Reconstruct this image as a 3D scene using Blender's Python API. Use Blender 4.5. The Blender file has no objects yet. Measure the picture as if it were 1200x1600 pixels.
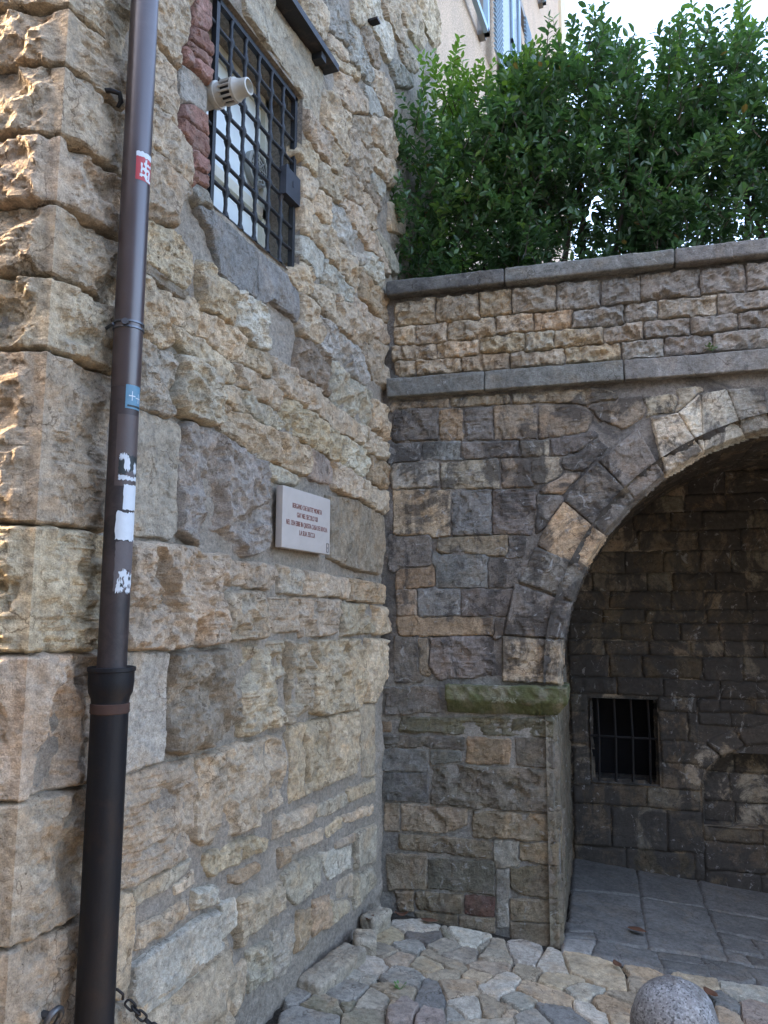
import bpy, math, random
import numpy as np
from mathutils import Vector, Matrix

# ------------------------------------------------------------ camera, sky, sun, exposure
SC = bpy.context.scene
COL = SC.collection
cam_data = bpy.data.cameras.new('camera'); cam = bpy.data.objects.new('camera', cam_data); COL.objects.link(cam)
CAM = Vector((1.62888, -4.13045, 1.55))
YAW, PITCH, ROLL = math.radians(-21.8), math.radians(7.32), math.radians(-0.3)
_f = Vector((math.sin(YAW) * math.cos(PITCH), math.cos(YAW) * math.cos(PITCH), math.sin(PITCH)))
_r = Vector((math.cos(YAW), -math.sin(YAW), 0)); _d = _f.cross(_r)
_r2 = math.cos(ROLL) * _r + math.sin(ROLL) * _d; _d2 = -math.sin(ROLL) * _r + math.cos(ROLL) * _d
_m = Matrix((_r2, -_d2, -_f)).transposed().to_4x4(); _m.translation = CAM
cam.matrix_world = _m
cam_data.sensor_fit = 'HORIZONTAL'; cam_data.sensor_width = 36; cam_data.lens = 36
cam_data.clip_start = 0.05; cam_data.clip_end = 2000
SC.camera = cam

SUN_EL, SUN_AZ = math.radians(30), math.radians(21)      # light travels towards +x, a little towards +y
to_sun = Vector((-math.cos(SUN_EL) * math.cos(SUN_AZ), -math.cos(SUN_EL) * math.sin(SUN_AZ), math.sin(SUN_EL)))
world = bpy.data.worlds.new('World'); SC.world = world; world.use_nodes = True
wn = world.node_tree.nodes; bgn = wn['Background']
sky = wn.new('ShaderNodeTexSky'); sky.sky_type = 'NISHITA'; sky.sun_disc = False
sky.sun_elevation = SUN_EL; sky.sun_rotation = math.atan2(to_sun.x, to_sun.y)
sky.air_density = 0.8; sky.dust_density = 5.0; sky.ozone_density = 0.2
world.node_tree.links.new(sky.outputs['Color'], bgn.inputs['Color']); bgn.inputs['Strength'].default_value = 0.15
sl = bpy.data.lights.new('sun', 'SUN'); sl.energy = 2.0; sl.angle = math.radians(0.6); sl.color = (1.0, 0.74, 0.46)
so = bpy.data.objects.new('sun', sl); COL.objects.link(so); so.rotation_euler = to_sun.to_track_quat('Z', 'Y').to_euler()
SC.view_settings.view_transform = 'Standard'; SC.view_settings.look = 'None'
SC.view_settings.exposure = 3.7; SC.view_settings.gamma = 1.0; SC.view_settings.use_curve_mapping = False
SC.render.engine = 'CYCLES'
SC.cycles.max_bounces = 6; SC.cycles.diffuse_bounces = 4; SC.cycles.transparent_max_bounces = 8
random.seed(7); RNG = np.random.default_rng(7)

# ------------------------------------------------------------ noise
def _hash(ix, iy, seed):
    h = (ix.astype(np.int64) * 374761393 + iy.astype(np.int64) * 668265263 + int(seed) * 2147483647 // 7919) & 0xffffffff
    h = ((h ^ (h >> 13)) * 1274126177) & 0xffffffff
    h = ((h ^ (h >> 15)) * 2246822519) & 0xffffffff
    return ((h ^ (h >> 16)) & 0xffffff) / float(0xffffff)
def vnoise(x, y, seed=0):
    ix = np.floor(x); iy = np.floor(y); fx = x - ix; fy = y - iy
    fx = fx * fx * fx * (fx * (fx * 6 - 15) + 10); fy = fy * fy * fy * (fy * (fy * 6 - 15) + 10)
    a = _hash(ix, iy, seed); b = _hash(ix + 1, iy, seed); c = _hash(ix, iy + 1, seed); d = _hash(ix + 1, iy + 1, seed)
    return (a + (b - a) * fx) * (1 - fy) + (c + (d - c) * fx) * fy
def fbm(x, y, seed=0, o=4, g=0.5):
    s = 0; a = 1; t = 0
    for i in range(o):
        s = s + a * (vnoise(x, y, seed + 17 * i) - 0.5); t += a; a *= g; x = x * 2.03 + 3.1; y = y * 2.03 + 1.7
    return s / t * 2
def sstep(a, b, x):
    t = np.clip((x - a) / (b - a), 0, 1); return t * t * (3 - 2 * t)

# ------------------------------------------------------------ object helpers
def setp(o, label=None, cat=None, group=None, kind=None):
    if label: o['label'] = label
    if cat: o['category'] = cat
    if group: o['group'] = group
    if kind: o['kind'] = kind
    return o
def empty(name, loc=(0, 0, 0), label=None, cat=None, group=None, kind=None):
    o = bpy.data.objects.new(name, None); COL.objects.link(o); o.location = loc; o.empty_display_size = 0.1
    return setp(o, label, cat, group, kind)
def put(name, me, mat=None, parent=None, color=None):
    o = bpy.data.objects.new(name, me); COL.objects.link(o)
    if mat is not None and len(me.materials) == 0: me.materials.append(mat)
    if parent is not None:
        o.parent = parent; o.matrix_parent_inverse = Matrix.Translation(parent_loc(parent)).inverted()
    if color is not None: o.color = (*color, 1)
    return o
def parent_loc(p):
    v = Vector(p.location)
    while p.parent: p = p.parent; v = v * 1
    return v
def np_mesh(name, V, F, smooth=True):
    """V (n,3), F (m,4) or (m,3) numpy"""
    me = bpy.data.meshes.new(name); V = np.asarray(V, np.float32); F = np.asarray(F, np.int32)
    k = F.shape[1]
    me.vertices.add(len(V)); me.vertices.foreach_set('co', V.ravel())
    me.loops.add(F.size); me.loops.foreach_set('vertex_index', F.ravel())
    me.polygons.add(len(F)); me.polygons.foreach_set('loop_start', np.arange(0, F.size, k, dtype=np.int32))
    me.polygons.foreach_set('use_smooth', np.full(len(F), smooth, dtype=bool))
    me.update(calc_edges=True); me.validate(); return me
class MB:
    """collects simple solids into one mesh"""
    def __init__(s): s.v = []; s.f = []
    def add(s, vs, fs):
        n = len(s.v); s.v += [tuple(v) for v in vs]; s.f += [tuple(i + n for i in f) for f in fs]; return s
    def box(s, o, a, b, c):
        """corner o and three edge vectors"""
        o, a, b, c = map(Vector, (o, a, b, c))
        vs = [o, o + a, o + a + b, o + b, o + c, o + a + c, o + a + b + c, o + b + c]
        fs = [(0, 3, 2, 1), (4, 5, 6, 7), (0, 1, 5, 4), (1, 2, 6, 5), (2, 3, 7, 6), (3, 0, 4, 7)]
        if a.cross(b).dot(c) < 0: fs = [f[::-1] for f in fs]
        return s.add(vs, fs)
    def tube(s, pts, rad, n=10, cap=True):
        pts = [Vector(p) for p in pts]; rings = []; up = Vector((0.13, 0.21, 0.97))
        if not hasattr(rad, '__len__'): rad = [rad] * len(pts)
        base = len(s.v); x = None
        for i, p in enumerate(pts):
            t = (pts[min(i + 1, len(pts) - 1)] - pts[max(i - 1, 0)]).normalized()
            if x is None: x = t.cross(up if abs(t.dot(up)) < 0.95 else Vector((1, 0, 0))).normalized()
            x = (x - t * x.dot(t)).normalized(); y = t.cross(x)
            for k in range(n):
                a = 2 * math.pi * k / n; s.v.append(tuple(p + (x * math.cos(a) + y * math.sin(a)) * rad[i]))
        for i in range(len(pts) - 1):
            for k in range(n):
                a = base + i * n + k; b = base + i * n + (k + 1) % n; s.f.append((a, b, b + n, a + n))
        if cap:
            s.f.append(tuple(base + k for k in range(n))[::-1]); e = base + (len(pts) - 1) * n; s.f.append(tuple(e + k for k in range(n)))
        return s
    def lathe(s, c, prof, n=32, ax=(0, 0, 1)):
        """profile list of (height, radius) about axis ax through c"""
        c = Vector(c); ax = Vector(ax).normalized(); x = ax.orthogonal().normalized(); y = ax.cross(x)
        return s.tube_prof([(c + ax * h, r) for h, r in prof], x, y, n)
    def tube_prof(s, pr, x, y, n):
        base = len(s.v)
        for p, r in pr:
            for k in range(n):
                a = 2 * math.pi * k / n; s.v.append(tuple(p + (x * math.cos(a) + y * math.sin(a)) * r))
        for i in range(len(pr) - 1):
            for k in range(n):
                a = base + i * n + k; b = base + i * n + (k + 1) % n; s.f.append((a, b, b + n, a + n))
        s.f.append(tuple(base + k for k in range(n))[::-1]); e = base + (len(pr) - 1) * n; s.f.append(tuple(e + k for k in range(n)))
        return s
    def build(s, name, mat, parent=None, smooth=False, color=None, sharp=35):
        me = bpy.data.meshes.new(name); me.from_pydata(s.v, [], s.f)
        if smooth:
            me.polygons.foreach_set('use_smooth', [True] * len(me.polygons))
            me.update(); me.set_sharp_from_angle(angle=math.radians(sharp))
        me.update(); return put(name, me, mat, parent, color)

# ------------------------------------------------------------ materials
def mat_new(name):
    m = bpy.data.materials.new(name); m.use_nodes = True; nt = m.node_tree
    return m, nt, nt.nodes['Principled BSDF'], nt.nodes, nt.links
def N(nt, t, **kw):
    n = nt.nodes.new(t)
    for k, v in kw.items():
        if k in n.inputs: n.inputs[k].default_value = v
        else: setattr(n, k, v)
    return n
def tex(nt, pos, scale, detail=4, rough=0.55, dist=0.0, stretch=None):
    src = pos
    if stretch:
        mp = nt.nodes.new('ShaderNodeMapping'); mp.inputs['Scale'].default_value = stretch; nt.links.new(pos, mp.inputs['Vector']); src = mp.outputs['Vector']
    n = nt.nodes.new('ShaderNodeTexNoise'); n.inputs['Scale'].default_value = scale; n.inputs['Detail'].default_value = detail
    n.inputs['Roughness'].default_value = rough; n.inputs['Distortion'].default_value = dist
    nt.links.new(src, n.inputs['Vector']); return n.outputs['Fac']
def ramp(nt, fac, stops):
    r = nt.nodes.new('ShaderNodeValToRGB'); e = r.color_ramp.elements
    while len(e) < len(stops): e.new(0.5)
    for i, (p, c) in enumerate(stops):
        e[i].position = p; e[i].color = (c, c, c, 1) if not hasattr(c, '__len__') else (*c, 1)
    nt.links.new(fac, r.inputs['Fac']); return r.outputs['Color']
def mix(nt, fac, a, b, mode='MIX'):
    m = nt.nodes.new('ShaderNodeMix'); m.data_type = 'RGBA'; m.blend_type = mode; m.clamp_factor = True
    for s, v in ((0, fac), (6, a), (7, b)):
        if hasattr(v, 'is_output'): nt.links.new(v, m.inputs[s])
        elif s == 0: m.inputs[0].default_value = v
        else: m.inputs[s].default_value = (*v, 1)
    return m.outputs[2]
def math_n(nt, op, a, b):
    m = nt.nodes.new('ShaderNodeMath'); m.operation = op
    for i, v in enumerate((a, b)):
        if hasattr(v, 'is_output'): nt.links.new(v, m.inputs[i])
        else: m.inputs[i].default_value = v
    return m.outputs[0]
def bump(nt, bsdf, hgt, strength=0.5, dist=0.01, prev=None):
    b = nt.nodes.new('ShaderNodeBump'); b.inputs['Strength'].default_value = strength; b.inputs['Distance'].default_value = dist
    nt.links.new(hgt, b.inputs['Height'])
    if prev is not None: nt.links.new(prev, b.inputs['Normal'])
    nt.links.new(b.outputs['Normal'], bsdf.inputs['Normal']); return b.outputs['Normal']

def rock_material(name, soot=0.0, soot_at=0.44, moss=0.0, lichen=0.35, bump_s=1.0, wet=0.0):
    m, nt, bs, nd, ln = mat_new(name)
    pos = nd.new('ShaderNodeNewGeometry').outputs['Position']; oi = nd.new('ShaderNodeObjectInfo')
    rnd = nd.new('ShaderNodeVectorMath'); rnd.operation = 'ADD'; ln.new(pos, rnd.inputs[0])
    cmb = nd.new('ShaderNodeCombineXYZ'); k = math_n(nt, 'MULTIPLY', oi.outputs['Random'], 37.0)
    for i in range(3): ln.new(k, cmb.inputs[i])
    ln.new(cmb.outputs[0], rnd.inputs[1]); p = rnd.outputs[0]
    base = oi.outputs['Color']
    n1 = tex(nt, p, 9, 6, 0.62, 0.6); n2 = tex(nt, p, 45, 5, 0.65); n3 = tex(nt, p, 220, 3, 0.7)
    c = mix(nt, 1.0, base, ramp(nt, n1, [(0.28, 0.66), (0.5, 1.0), (0.72, 1.25)]), 'MULTIPLY')
    c = mix(nt, 1.0, c, ramp(nt, n2, [(0.32, 0.66), (0.5, 1.0), (0.68, 1.24)]), 'MULTIPLY')
    c = mix(nt, 1.0, c, ramp(nt, n3, [(0.32, 0.72), (0.5, 1.0), (0.68, 1.24)]), 'MULTIPLY')
    # iron-ochre tinting in irregular patches
    oc = ramp(nt, tex(nt, p, 5.5, 5, 0.6, 1.2), [(0.5, 0.0), (0.68, 0.55)])
    c = mix(nt, oc, c, mix(nt, 1.0, c, (1.14, 0.95, 0.76), 'MULTIPLY'))
    # grey weathered film
    gr = ramp(nt, tex(nt, p, 13, 6, 0.7, 0.8), [(0.5, 0.0), (0.66, lichen)])
    c = mix(nt, gr, c, (0.29, 0.265, 0.225))
    # fine bedding
    bd = tex(nt, pos, 5, 5, 0.65, 0.0, (1.0, 1.0, 16.0))
    c = mix(nt, 0.2, c, mix(nt, 1.0, c, ramp(nt, bd, [(0.3, 0.6), (0.6, 1.15)]), 'MULTIPLY'))
    # dark pores
    po = ramp(nt, tex(nt, p, 95, 3, 0.6), [(0.27, 1.0), (0.36, 0.0)])
    c = mix(nt, po, c, mix(nt, 1.0, c, (0.4, 0.36, 0.32), 'MULTIPLY'))
    # hairline cracks
    vc = nd.new('ShaderNodeTexVoronoi'); vc.feature = 'DISTANCE_TO_EDGE'; vc.inputs['Scale'].default_value = 6.5
    wp = nd.new('ShaderNodeVectorMath'); wp.operation = 'ADD'; nz = nd.new('ShaderNodeTexNoise'); nz.inputs['Scale'].default_value = 9; nz.inputs['Detail'].default_value = 5; ln.new(p, nz.inputs['Vector'])
    sc_ = nd.new('ShaderNodeVectorMath'); sc_.operation = 'SCALE'; sc_.inputs[3].default_value = 0.22; ln.new(nz.outputs['Color'], sc_.inputs[0]); ln.new(p, wp.inputs[0]); ln.new(sc_.outputs[0], wp.inputs[1]); ln.new(wp.outputs[0], vc.inputs['Vector'])
    ck = math_n(nt, 'MULTIPLY', ramp(nt, vc.outputs['Distance'], [(0.006, 1.0), (0.022, 0.0)]), ramp(nt, tex(nt, p, 4.5, 3, 0.5), [(0.5, 0.0), (0.6, 0.75)]))
    c = mix(nt, ck, c, mix(nt, 1.0, c, (0.35, 0.31, 0.28), 'MULTIPLY'))
    if soot > 0:
        s1 = tex(nt, pos, 3.6, 9, 0.72, 1.1); s2 = tex(nt, pos, 3.5, 5, 0.6, 0.4, (1.6, 1.6, 0.35))
        s = math_n(nt, 'ADD', math_n(nt, 'MULTIPLY', s1, 0.65), math_n(nt, 'MULTIPLY', s2, 0.35))
        sf = ramp(nt, s, [(soot_at + 0.02, 0.0), (soot_at + 0.075, soot)])
        c = mix(nt, sf, c, mix(nt, n2, (0.032, 0.029, 0.027), (0.085, 0.076, 0.067)))
        # pale salt bloom
        sb = ramp(nt, tex(nt, pos, 11, 6, 0.72, 1.5), [(0.60, 0.0), (0.65, 0.65)])
        c = mix(nt, sb, c, (0.36, 0.35, 0.33))
    if moss > 0:
        mf = ramp(nt, tex(nt, pos, 7, 6, 0.65, 0.6), [(0.42, 0.0), (0.55, moss)])
        c = mix(nt, mf, c, mix(nt, n2, (0.035, 0.042, 0.014), (0.13, 0.14, 0.05)))
    ln.new(c, bs.inputs['Base Color']); bs.inputs['Roughness'].default_value = 0.9 - wet; bs.inputs['Specular IOR Level'].default_value = 0.25 + wet
    b = bump(nt, bs, tex(nt, p, 26, 8, 0.68, 0.3), 0.6 * bump_s, 0.016)
    b = bump(nt, bs, bd, 0.18 * bump_s, 0.008, b)
    b = bump(nt, bs, tex(nt, p, 130, 5, 0.72), 1.0 * bump_s, 0.006, b)
    return m
def mortar_material(name, col, dark=0.5, crumbs=0.4, soot=0.0):
    m, nt, bs, nd, ln = mat_new(name); pos = nd.new('ShaderNodeNewGeometry').outputs['Position']
    n1 = tex(nt, pos, 6, 6, 0.65, 0.5); n2 = tex(nt, pos, 60, 5, 0.7); n3 = tex(nt, pos, 300, 3, 0.7)
    c = mix(nt, n1, tuple(x * dark for x in col), tuple(min(1, x * 1.2) for x in col)); gp = tex(nt, pos, 1.7, 5, 0.6, 0.5); c = mix(nt, ramp(nt, gp, [(0.42, 0.0), (0.6, 0.7)]), c, mix(nt, 1.0, c, (0.86, 0.87, 0.90), 'MULTIPLY'))
    c = mix(nt, 1.0, c, ramp(nt, n2, [(0.3, 0.6), (0.7, 1.3)]), 'MULTIPLY'); c = mix(nt, 1.0, c, ramp(nt, n3, [(0.3, 0.7), (0.7, 1.25)]), 'MULTIPLY')
    vo = nd.new('ShaderNodeTexVoronoi'); vo.inputs['Scale'].default_value = 110; ln.new(pos, vo.inputs['Vector'])
    cr = ramp(nt, vo.outputs['Distance'], [(0.12, crumbs), (0.3, 0.0)])
    c = mix(nt, cr, c, vo.outputs['Color'] if False else (0.42, 0.4, 0.36))
    if soot > 0:
        s1 = tex(nt, pos, 2.3, 7, 0.68, 0.9); sf = ramp(nt, s1, [(0.45, 0.0), (0.56, soot)]); c = mix(nt, sf, c, (0.045, 0.043, 0.042))
    ln.new(c, bs.inputs['Base Color']); bs.inputs['Roughness'].default_value = 0.95; bs.inputs['Specular IOR Level'].default_value = 0.15
    b = bump(nt, bs, tex(nt, pos, 35, 7, 0.7, 0.4), 0.9, 0.02); bump(nt, bs, tex(nt, pos, 190, 4, 0.7), 0.8, 0.005, b)
    return m
def plain(name, col, rough=0.6, metal=0.0, var=0.2, scale=30, bmp=0.15, spec=0.4, rust=None, rustf=(0.52, 0.66)):
    m, nt, bs, nd, ln = mat_new(name); pos = nd.new('ShaderNodeNewGeometry').outputs['Position']
    n = tex(nt, pos, scale, 6, 0.65, 0.3)
    c = mix(nt, n, tuple(x * (1 - var) for x in col), tuple(min(1, x * (1 + var)) for x in col))
    if rust:
        rf = ramp(nt, tex(nt, pos, 9, 8, 0.72, 0.4), [(rustf[0], 0.0), (rustf[1], 0.9)]); c = mix(nt, rf, c, rust)
    ln.new(c, bs.inputs['Base Color']); bs.inputs['Metallic'].default_value = metal; bs.inputs['Specular IOR Level'].default_value = spec
    rr = math_n(nt, 'ADD', math_n(nt, 'MULTIPLY', n, 0.25), rough - 0.12); ln.new(rr, bs.inputs['Roughness'])
    if bmp: bump(nt, bs, tex(nt, pos, scale * 4, 5, 0.6), bmp, 0.004)
    return m

M_ROCK = rock_material('rock'); M_SOOT = rock_material('sooty_rock', soot=0.8, soot_at=0.475, lichen=0.2); M_PALE = rock_material('parapet_rock', soot=0.25)
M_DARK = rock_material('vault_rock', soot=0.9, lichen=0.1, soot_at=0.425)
M_MOSS = rock_material('mossy_rock', soot=0.15, moss=0.85); M_LOWER = rock_material('pillar_rock', soot=0.3, moss=0.12, lichen=0.2)
M_PAVE = rock_material('paving_rock', moss=0.0, lichen=0.3, bump_s=0.55); M_PAVEM = rock_material('paving_moss', moss=0.35, bump_s=0.6)
M_FLAG = rock_material('flag_rock', lichen=0.15, bump_s=0.4, wet=0.12)
M_BRICK = rock_material('old_brick', lichen=0.3)
M_MORT = mortar_material('mortar', (0.37, 0.315, 0.25), 0.7, 0.3); M_MORTB = mortar_material('mortar_arch', (0.29, 0.255, 0.215), 0.55, 0.3, soot=0.6)
M_MORTP = mortar_material('mortar_pillar', (0.36, 0.335, 0.29), 0.55, 0.4, soot=0.3)
M_SOIL = mortar_material('joint_soil', (0.065, 0.055, 0.042), 0.45, 0.12)

PAL = {'T': (.42, .335, .235), 'Y': (.47, .37, .245), 'G': (.375, .322, .24), 'g': (.275, .245, .205), 'W': (.49, .435, .35), 'S': (.345, .318, .262),
       'B': (.20, .193, .175), 'O': (.38, .275, .175), 'D': (.28, .225, .16), 'N': (.175, .155, .132), 'R': (.25, .14, .11), 'P': (.33, .265, .22),
       'M': (.175, .155, .12), 'm': (.17, .155, .10), 'o': (.25, .20, .135), 'r': (.13, .07, .058)}
def tint(c, j=0.10, k0=1.0):
    b = k0 * np.array(PAL[c]); k = 1 + RNG.normal(0, j); return tuple(np.clip(b * k * (1 + RNG.normal(0, 0.012, 3)), 0.01, 0.8))

# ------------------------------------------------------------ rock faces as height fields
U_A = np.array([0, 1., 0]); N_A = np.array([1., 0, 0]); Z = np.array([0, 0, 1.])
BETA = math.radians(-6); U_B = np.array([math.cos(BETA), -math.sin(BETA), 0]); N_B = np.array([U_B[1], -U_B[0], 0])
U_C = np.array([-.957, -.289, 0]); N_C = np.array([.289, -.957, 0]); CORNER = np.array([0, -2.575, 0])
def plane_map(O, U, V, Nn):
    O, U, V, Nn = map(lambda a: np.asarray(a, float), (O, U, V, Nn))
    return lambda u, v, h: O + u[..., None] * U + v[..., None] * V + h[..., None] * Nn
MAP_A = plane_map((0, 0, 0), U_A, Z, N_A); MAP_B = plane_map((0, 0, 0), U_B, Z, N_B)
def MAP_B_AT(d): return plane_map(-N_B * d, U_B, Z, N_B)
def ground_z(x): return -0.06 - 0.09 * np.clip(x, -3, 6)
GN = np.array([0.09, 0, 1.]); GN /= np.linalg.norm(GN)
def MAP_G(u, v, h): return np.stack([u, v, ground_z(u)], -1) + h[..., None] * GN
def quoin_map(u, v, h):
    a = u[..., None] * U_A; c = (-u)[..., None] * U_C; w = u[..., None]
    nb = (N_A + N_C) / (1 + N_A @ N_C)
    n = np.where(np.abs(w) < 1e-6, nb, np.where(w > 0, N_A, N_C))
    return CORNER + np.where(w > 0, a, c) + v[..., None] * Z + h[..., None] * n

def sdf(poly, U, V):
    P = np.asarray(poly); n = len(P); d = np.full(U.shape, 1e9); ins = np.zeros(U.shape, bool)
    for i in range(n):
        a = P[i]; b = P[(i + 1) % n]; e = b - a; L = e @ e + 1e-12
        t = np.clip(((U - a[0]) * e[0] + (V - a[1]) * e[1]) / L, 0, 1)
        d = np.minimum(d, np.hypot(U - a[0] - t * e[0], V - a[1] - t * e[1]))
        cond = ((a[1] > V) != (b[1] > V)) & (U < (b[0] - a[0]) * (V - a[1]) / (b[1] - a[1] + 1e-15) + a[0]); ins ^= cond
    return np.where(ins, d, -d)
def area(poly):
    P = np.asarray(poly); x, y = P[:, 0], P[:, 1]; return 0.5 * abs(np.dot(x, np.roll(y, -1)) - np.dot(y, np.roll(x, -1)))
def facets(U, V, cell, slope, seed, asp=1.0):
    r = np.random.default_rng(seed); wu = U + 0.35 * cell * fbm(U / cell * 1.3, V / cell * 1.3, seed, 3); wv = V + 0.35 * cell * fbm(U / cell * 1.3 + 9, V / cell * 1.3, seed + 5, 3)
    u0, u1, v0, v1 = U.min(), U.max(), V.min(), V.max(); k = int(np.clip((u1 - u0) * (v1 - v0) / cell ** 2 * 1.4, 3, 90))
    su = r.uniform(u0, u1, k); sv = r.uniform(v0, v1, k); gu = r.normal(0, slope, k); gv = r.normal(0, slope, k) ; of = r.normal(0, 0.22 * cell * slope * 2, k)
    best = np.full(U.shape, 1e9); idx = np.zeros(U.shape, int)
    for i in range(k):
        d = (wu - su[i]) ** 2 + ((wv - sv[i]) * asp) ** 2; m = d < best; best[m] = d[m]; idx[m] = i
    return of[idx] + gu[idx] * (wu - su[idx]) + gv[idx] * (wv - sv[idx])
def scallop(U, V, cell, seed, asp=1.0):
    r = np.random.default_rng(seed); wu = U + 0.22 * cell * fbm(U / cell * 1.6, V / cell * 1.6, seed, 3); wv = V + 0.22 * cell * fbm(U / cell * 1.6 + 9, V / cell * 1.6, seed + 5, 3)
    u0, u1, v0, v1 = U.min(), U.max(), V.min(), V.max(); k = int(np.clip((u1 - u0) * (v1 - v0) / cell ** 2 * 1.5, 4, 160))
    best = np.full(U.shape, 1e9)
    for i in range(k):
        a = r.uniform(0, math.pi); c, s_ = math.cos(a), math.sin(a); su, sv = r.uniform(u0, u1), r.uniform(v0, v1); e = r.uniform(0.55, 1.6); x = ((wu - su) * c + (wv - sv) * s_) * e; y = (-(wu - su) * s_ + (wv - sv) * c) / e * asp
        best = np.minimum(best, r.normal(0, 0.05) * cell + (x * x + y * y) / cell * r.uniform(0.32, 0.6) + (r.normal(0, .16) * (wu - su) + r.normal(-.05, .2) * (wv - sv)))
    return best - np.percentile(best, 45)
def stone(name, poly, mp, mat, parent, col, style='r', H=0.03, res=0.012, seed=0, base=-0.012, edge=0.006, deep=0.055, smooth=True, margin=None, quoin=False, nb=None, grow=0.0, gap=0.009):
    poly = np.asarray(poly, float); u0, v0 = poly.min(0); u1, v1 = poly.max(0); pad = 0.016 + res + grow
    if quoin:
        us = np.concatenate([-np.arange(1, int((pad - u0) / res) + 2)[::-1] * res, [0.0], np.arange(1, int((u1 + pad) / res) + 2) * res])
    else: us = np.arange(u0 - pad, u1 + pad + res, res)
    vs = np.arange(v0 - pad, v1 + pad + res, res); U, V = np.meshgrid(us, vs, indexing='ij')
    if not quoin:
        U = U + (vnoise(U / res * 0.9, V / res * 0.9, seed + 3) - 0.5) * res * 0.5; V = V + (vnoise(U / res * 0.9 + 50, V / res * 0.9, seed + 4) - 0.5) * res * 0.5
    d0 = sdf(poly, U, V); d = d0 + (0.007 if style == 'f' else 0.009); A = area(poly); sz = math.sqrt(A)
    if nb is not None:      # let the stone spread into the joint until it nearly meets its neighbours
        oth = np.full(U.shape, -1.0)
        for q in nb: oth = np.maximum(oth, sdf(q, U, V))
        d = np.minimum(d0 + grow, (d0 - oth) / 2 - gap / 2 + 0.004)
    ew = 0.0030 if style == 'k' else edge
    d = d + fbm(U * 18, V * 18, seed, 3) * ew + fbm(U * 60, V * 60, seed + 1, 2) * ew * 0.35
    rr = {'r': 0.010, 'l': 0.009, 's': 0.006, 'k': 0.010, 'f': 0.004}[style]
    t = np.clip((d + 0.010) / (rr + 0.010), 0, 1); shape = 1 - (1 - t) ** 2.2
    h = np.zeros(U.shape)
    if style in 'rl':
        dome = 1 - np.exp(-np.clip(d, 0, 1) / max(0.02, 0.16 * sz)); am = min(1.6, H / 0.03)
        c1 = np.clip(0.42 * sz, 0.05, 0.13)
        h += H * (0.5 + 0.25 * dome) + am * (np.clip(scallop(U, V, c1, seed + 11, 1.25), -0.055, 0.008) * 1.15 + np.clip(scallop(U, V, 0.036, seed + 21), -0.02, 0.006) * 0.6)
        h += np.clip(scallop(U, V, 0.018, seed + 27), -.008, .004) * 0.7 * am + fbm(U * 45, V * 45, seed + 31, 4, 0.6) * 0.003
        tq = h / 0.010 + fbm(U * 9, V * 9, seed + 51, 2) * 0.6; fr_ = tq - np.floor(tq); hq = (np.floor(tq) + sstep(0.30, 0.62, fr_)) * 0.010
        h = h * 0.45 + 0.55 * hq
        if style == 'r':
            w = V + 0.03 * fbm(U * 4, V * 4, seed + 41, 2); mk = sstep(0.0, 0.3, fbm(U * 6, V * 6, seed + 45, 2)); h += mk * (fbm(U * 3, w * 48, seed + 43, 3, 0.6) * 0.004 - np.abs(fbm(U * 4, w * 90, seed + 44, 2)) * 0.005)
        if style == 'l':
            w = V + 0.02 * fbm(U * 4, V * 4, seed + 41, 2); b = fbm(U * 2.5, w * 42, seed + 43, 3, 0.6); b2 = np.abs(fbm(U * 4, w * 85, seed + 44, 2))
            mk = sstep(-0.25, 0.25, fbm(U * 5, V * 5, seed + 45, 2) + 0.25); h += mk * (b * 0.009 - b2 * 0.009)
    elif style == 's':
        h += H * 0.4 + np.clip(scallop(U, V, np.clip(0.5 * sz, 0.06, 0.16), seed + 11), -.03, .03) * 0.22 + facets(U, V, 0.04, 0.08, seed + 21) * 0.6 + fbm(U * 22, V * 22, seed + 31, 4, 0.6) * 0.004
    elif style == 'k':
        h += H * 0.7 + fbm(U * 25, V * 25, seed, 4) * 0.004 + facets(U, V, 0.05, 0.08, seed + 11)
    elif style == 'f':
        h += H + facets(U, V, 0.12, 0.010, seed + 11) * 0.5 + fbm(U * 14, V * 14, seed, 4) * 0.0022 + fbm(U * 60, V * 60, seed + 2, 3) * 0.0010
    if margin is not None: # drafted margin along the arris of a quoin
        wm = sstep(margin * 0.5, margin * 1.6, np.abs(U) + fbm(U * 10, V * 10, seed + 8, 2) * 0.012); h = h * wm + (1 - wm) * (0.008 + fbm(U * 50, V * 50, seed + 61, 3) * 0.003)
    hh = base + (h + deep) * shape - deep
    X = mp(U, V, hh); nu, nv = U.shape; I = np.arange(nu * nv).reshape(nu, nv)
    q = np.stack([I[:-1, :-1], I[1:, :-1], I[1:, 1:], I[:-1, 1:]], -1).reshape(-1, 4)
    keep = d.ravel()[q].max(1) > -0.014; q = q[keep]
    if len(q) < 2: return None
    used, inv = np.unique(q, return_inverse=True); V3 = X.reshape(-1, 3)[used]; F = inv.reshape(-1, 4)
    a, b, c = V3[F[0, 0]], V3[F[0, 1]], V3[F[0, 2]]
    me = np_mesh(name, V3, F, smooth)
    return put(name, me, mat, parent, col)
def near_polys(polys, i, r=0.08):
    P = np.asarray(polys[i]); a0, a1 = P.min(0) - r, P.max(0) + r; out = []
    for j, q in enumerate(polys):
        if j == i: continue
        Q = np.asarray(q)
        if (Q.min(0) < a1).all() and (Q.max(0) > a0).all(): out.append(q)
    return out
def px_res(P, k=2.0):
    return float(np.clip(np.linalg.norm(np.asarray(P) - np.array(CAM)) * k / 768, 0.0045, 0.02))
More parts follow.
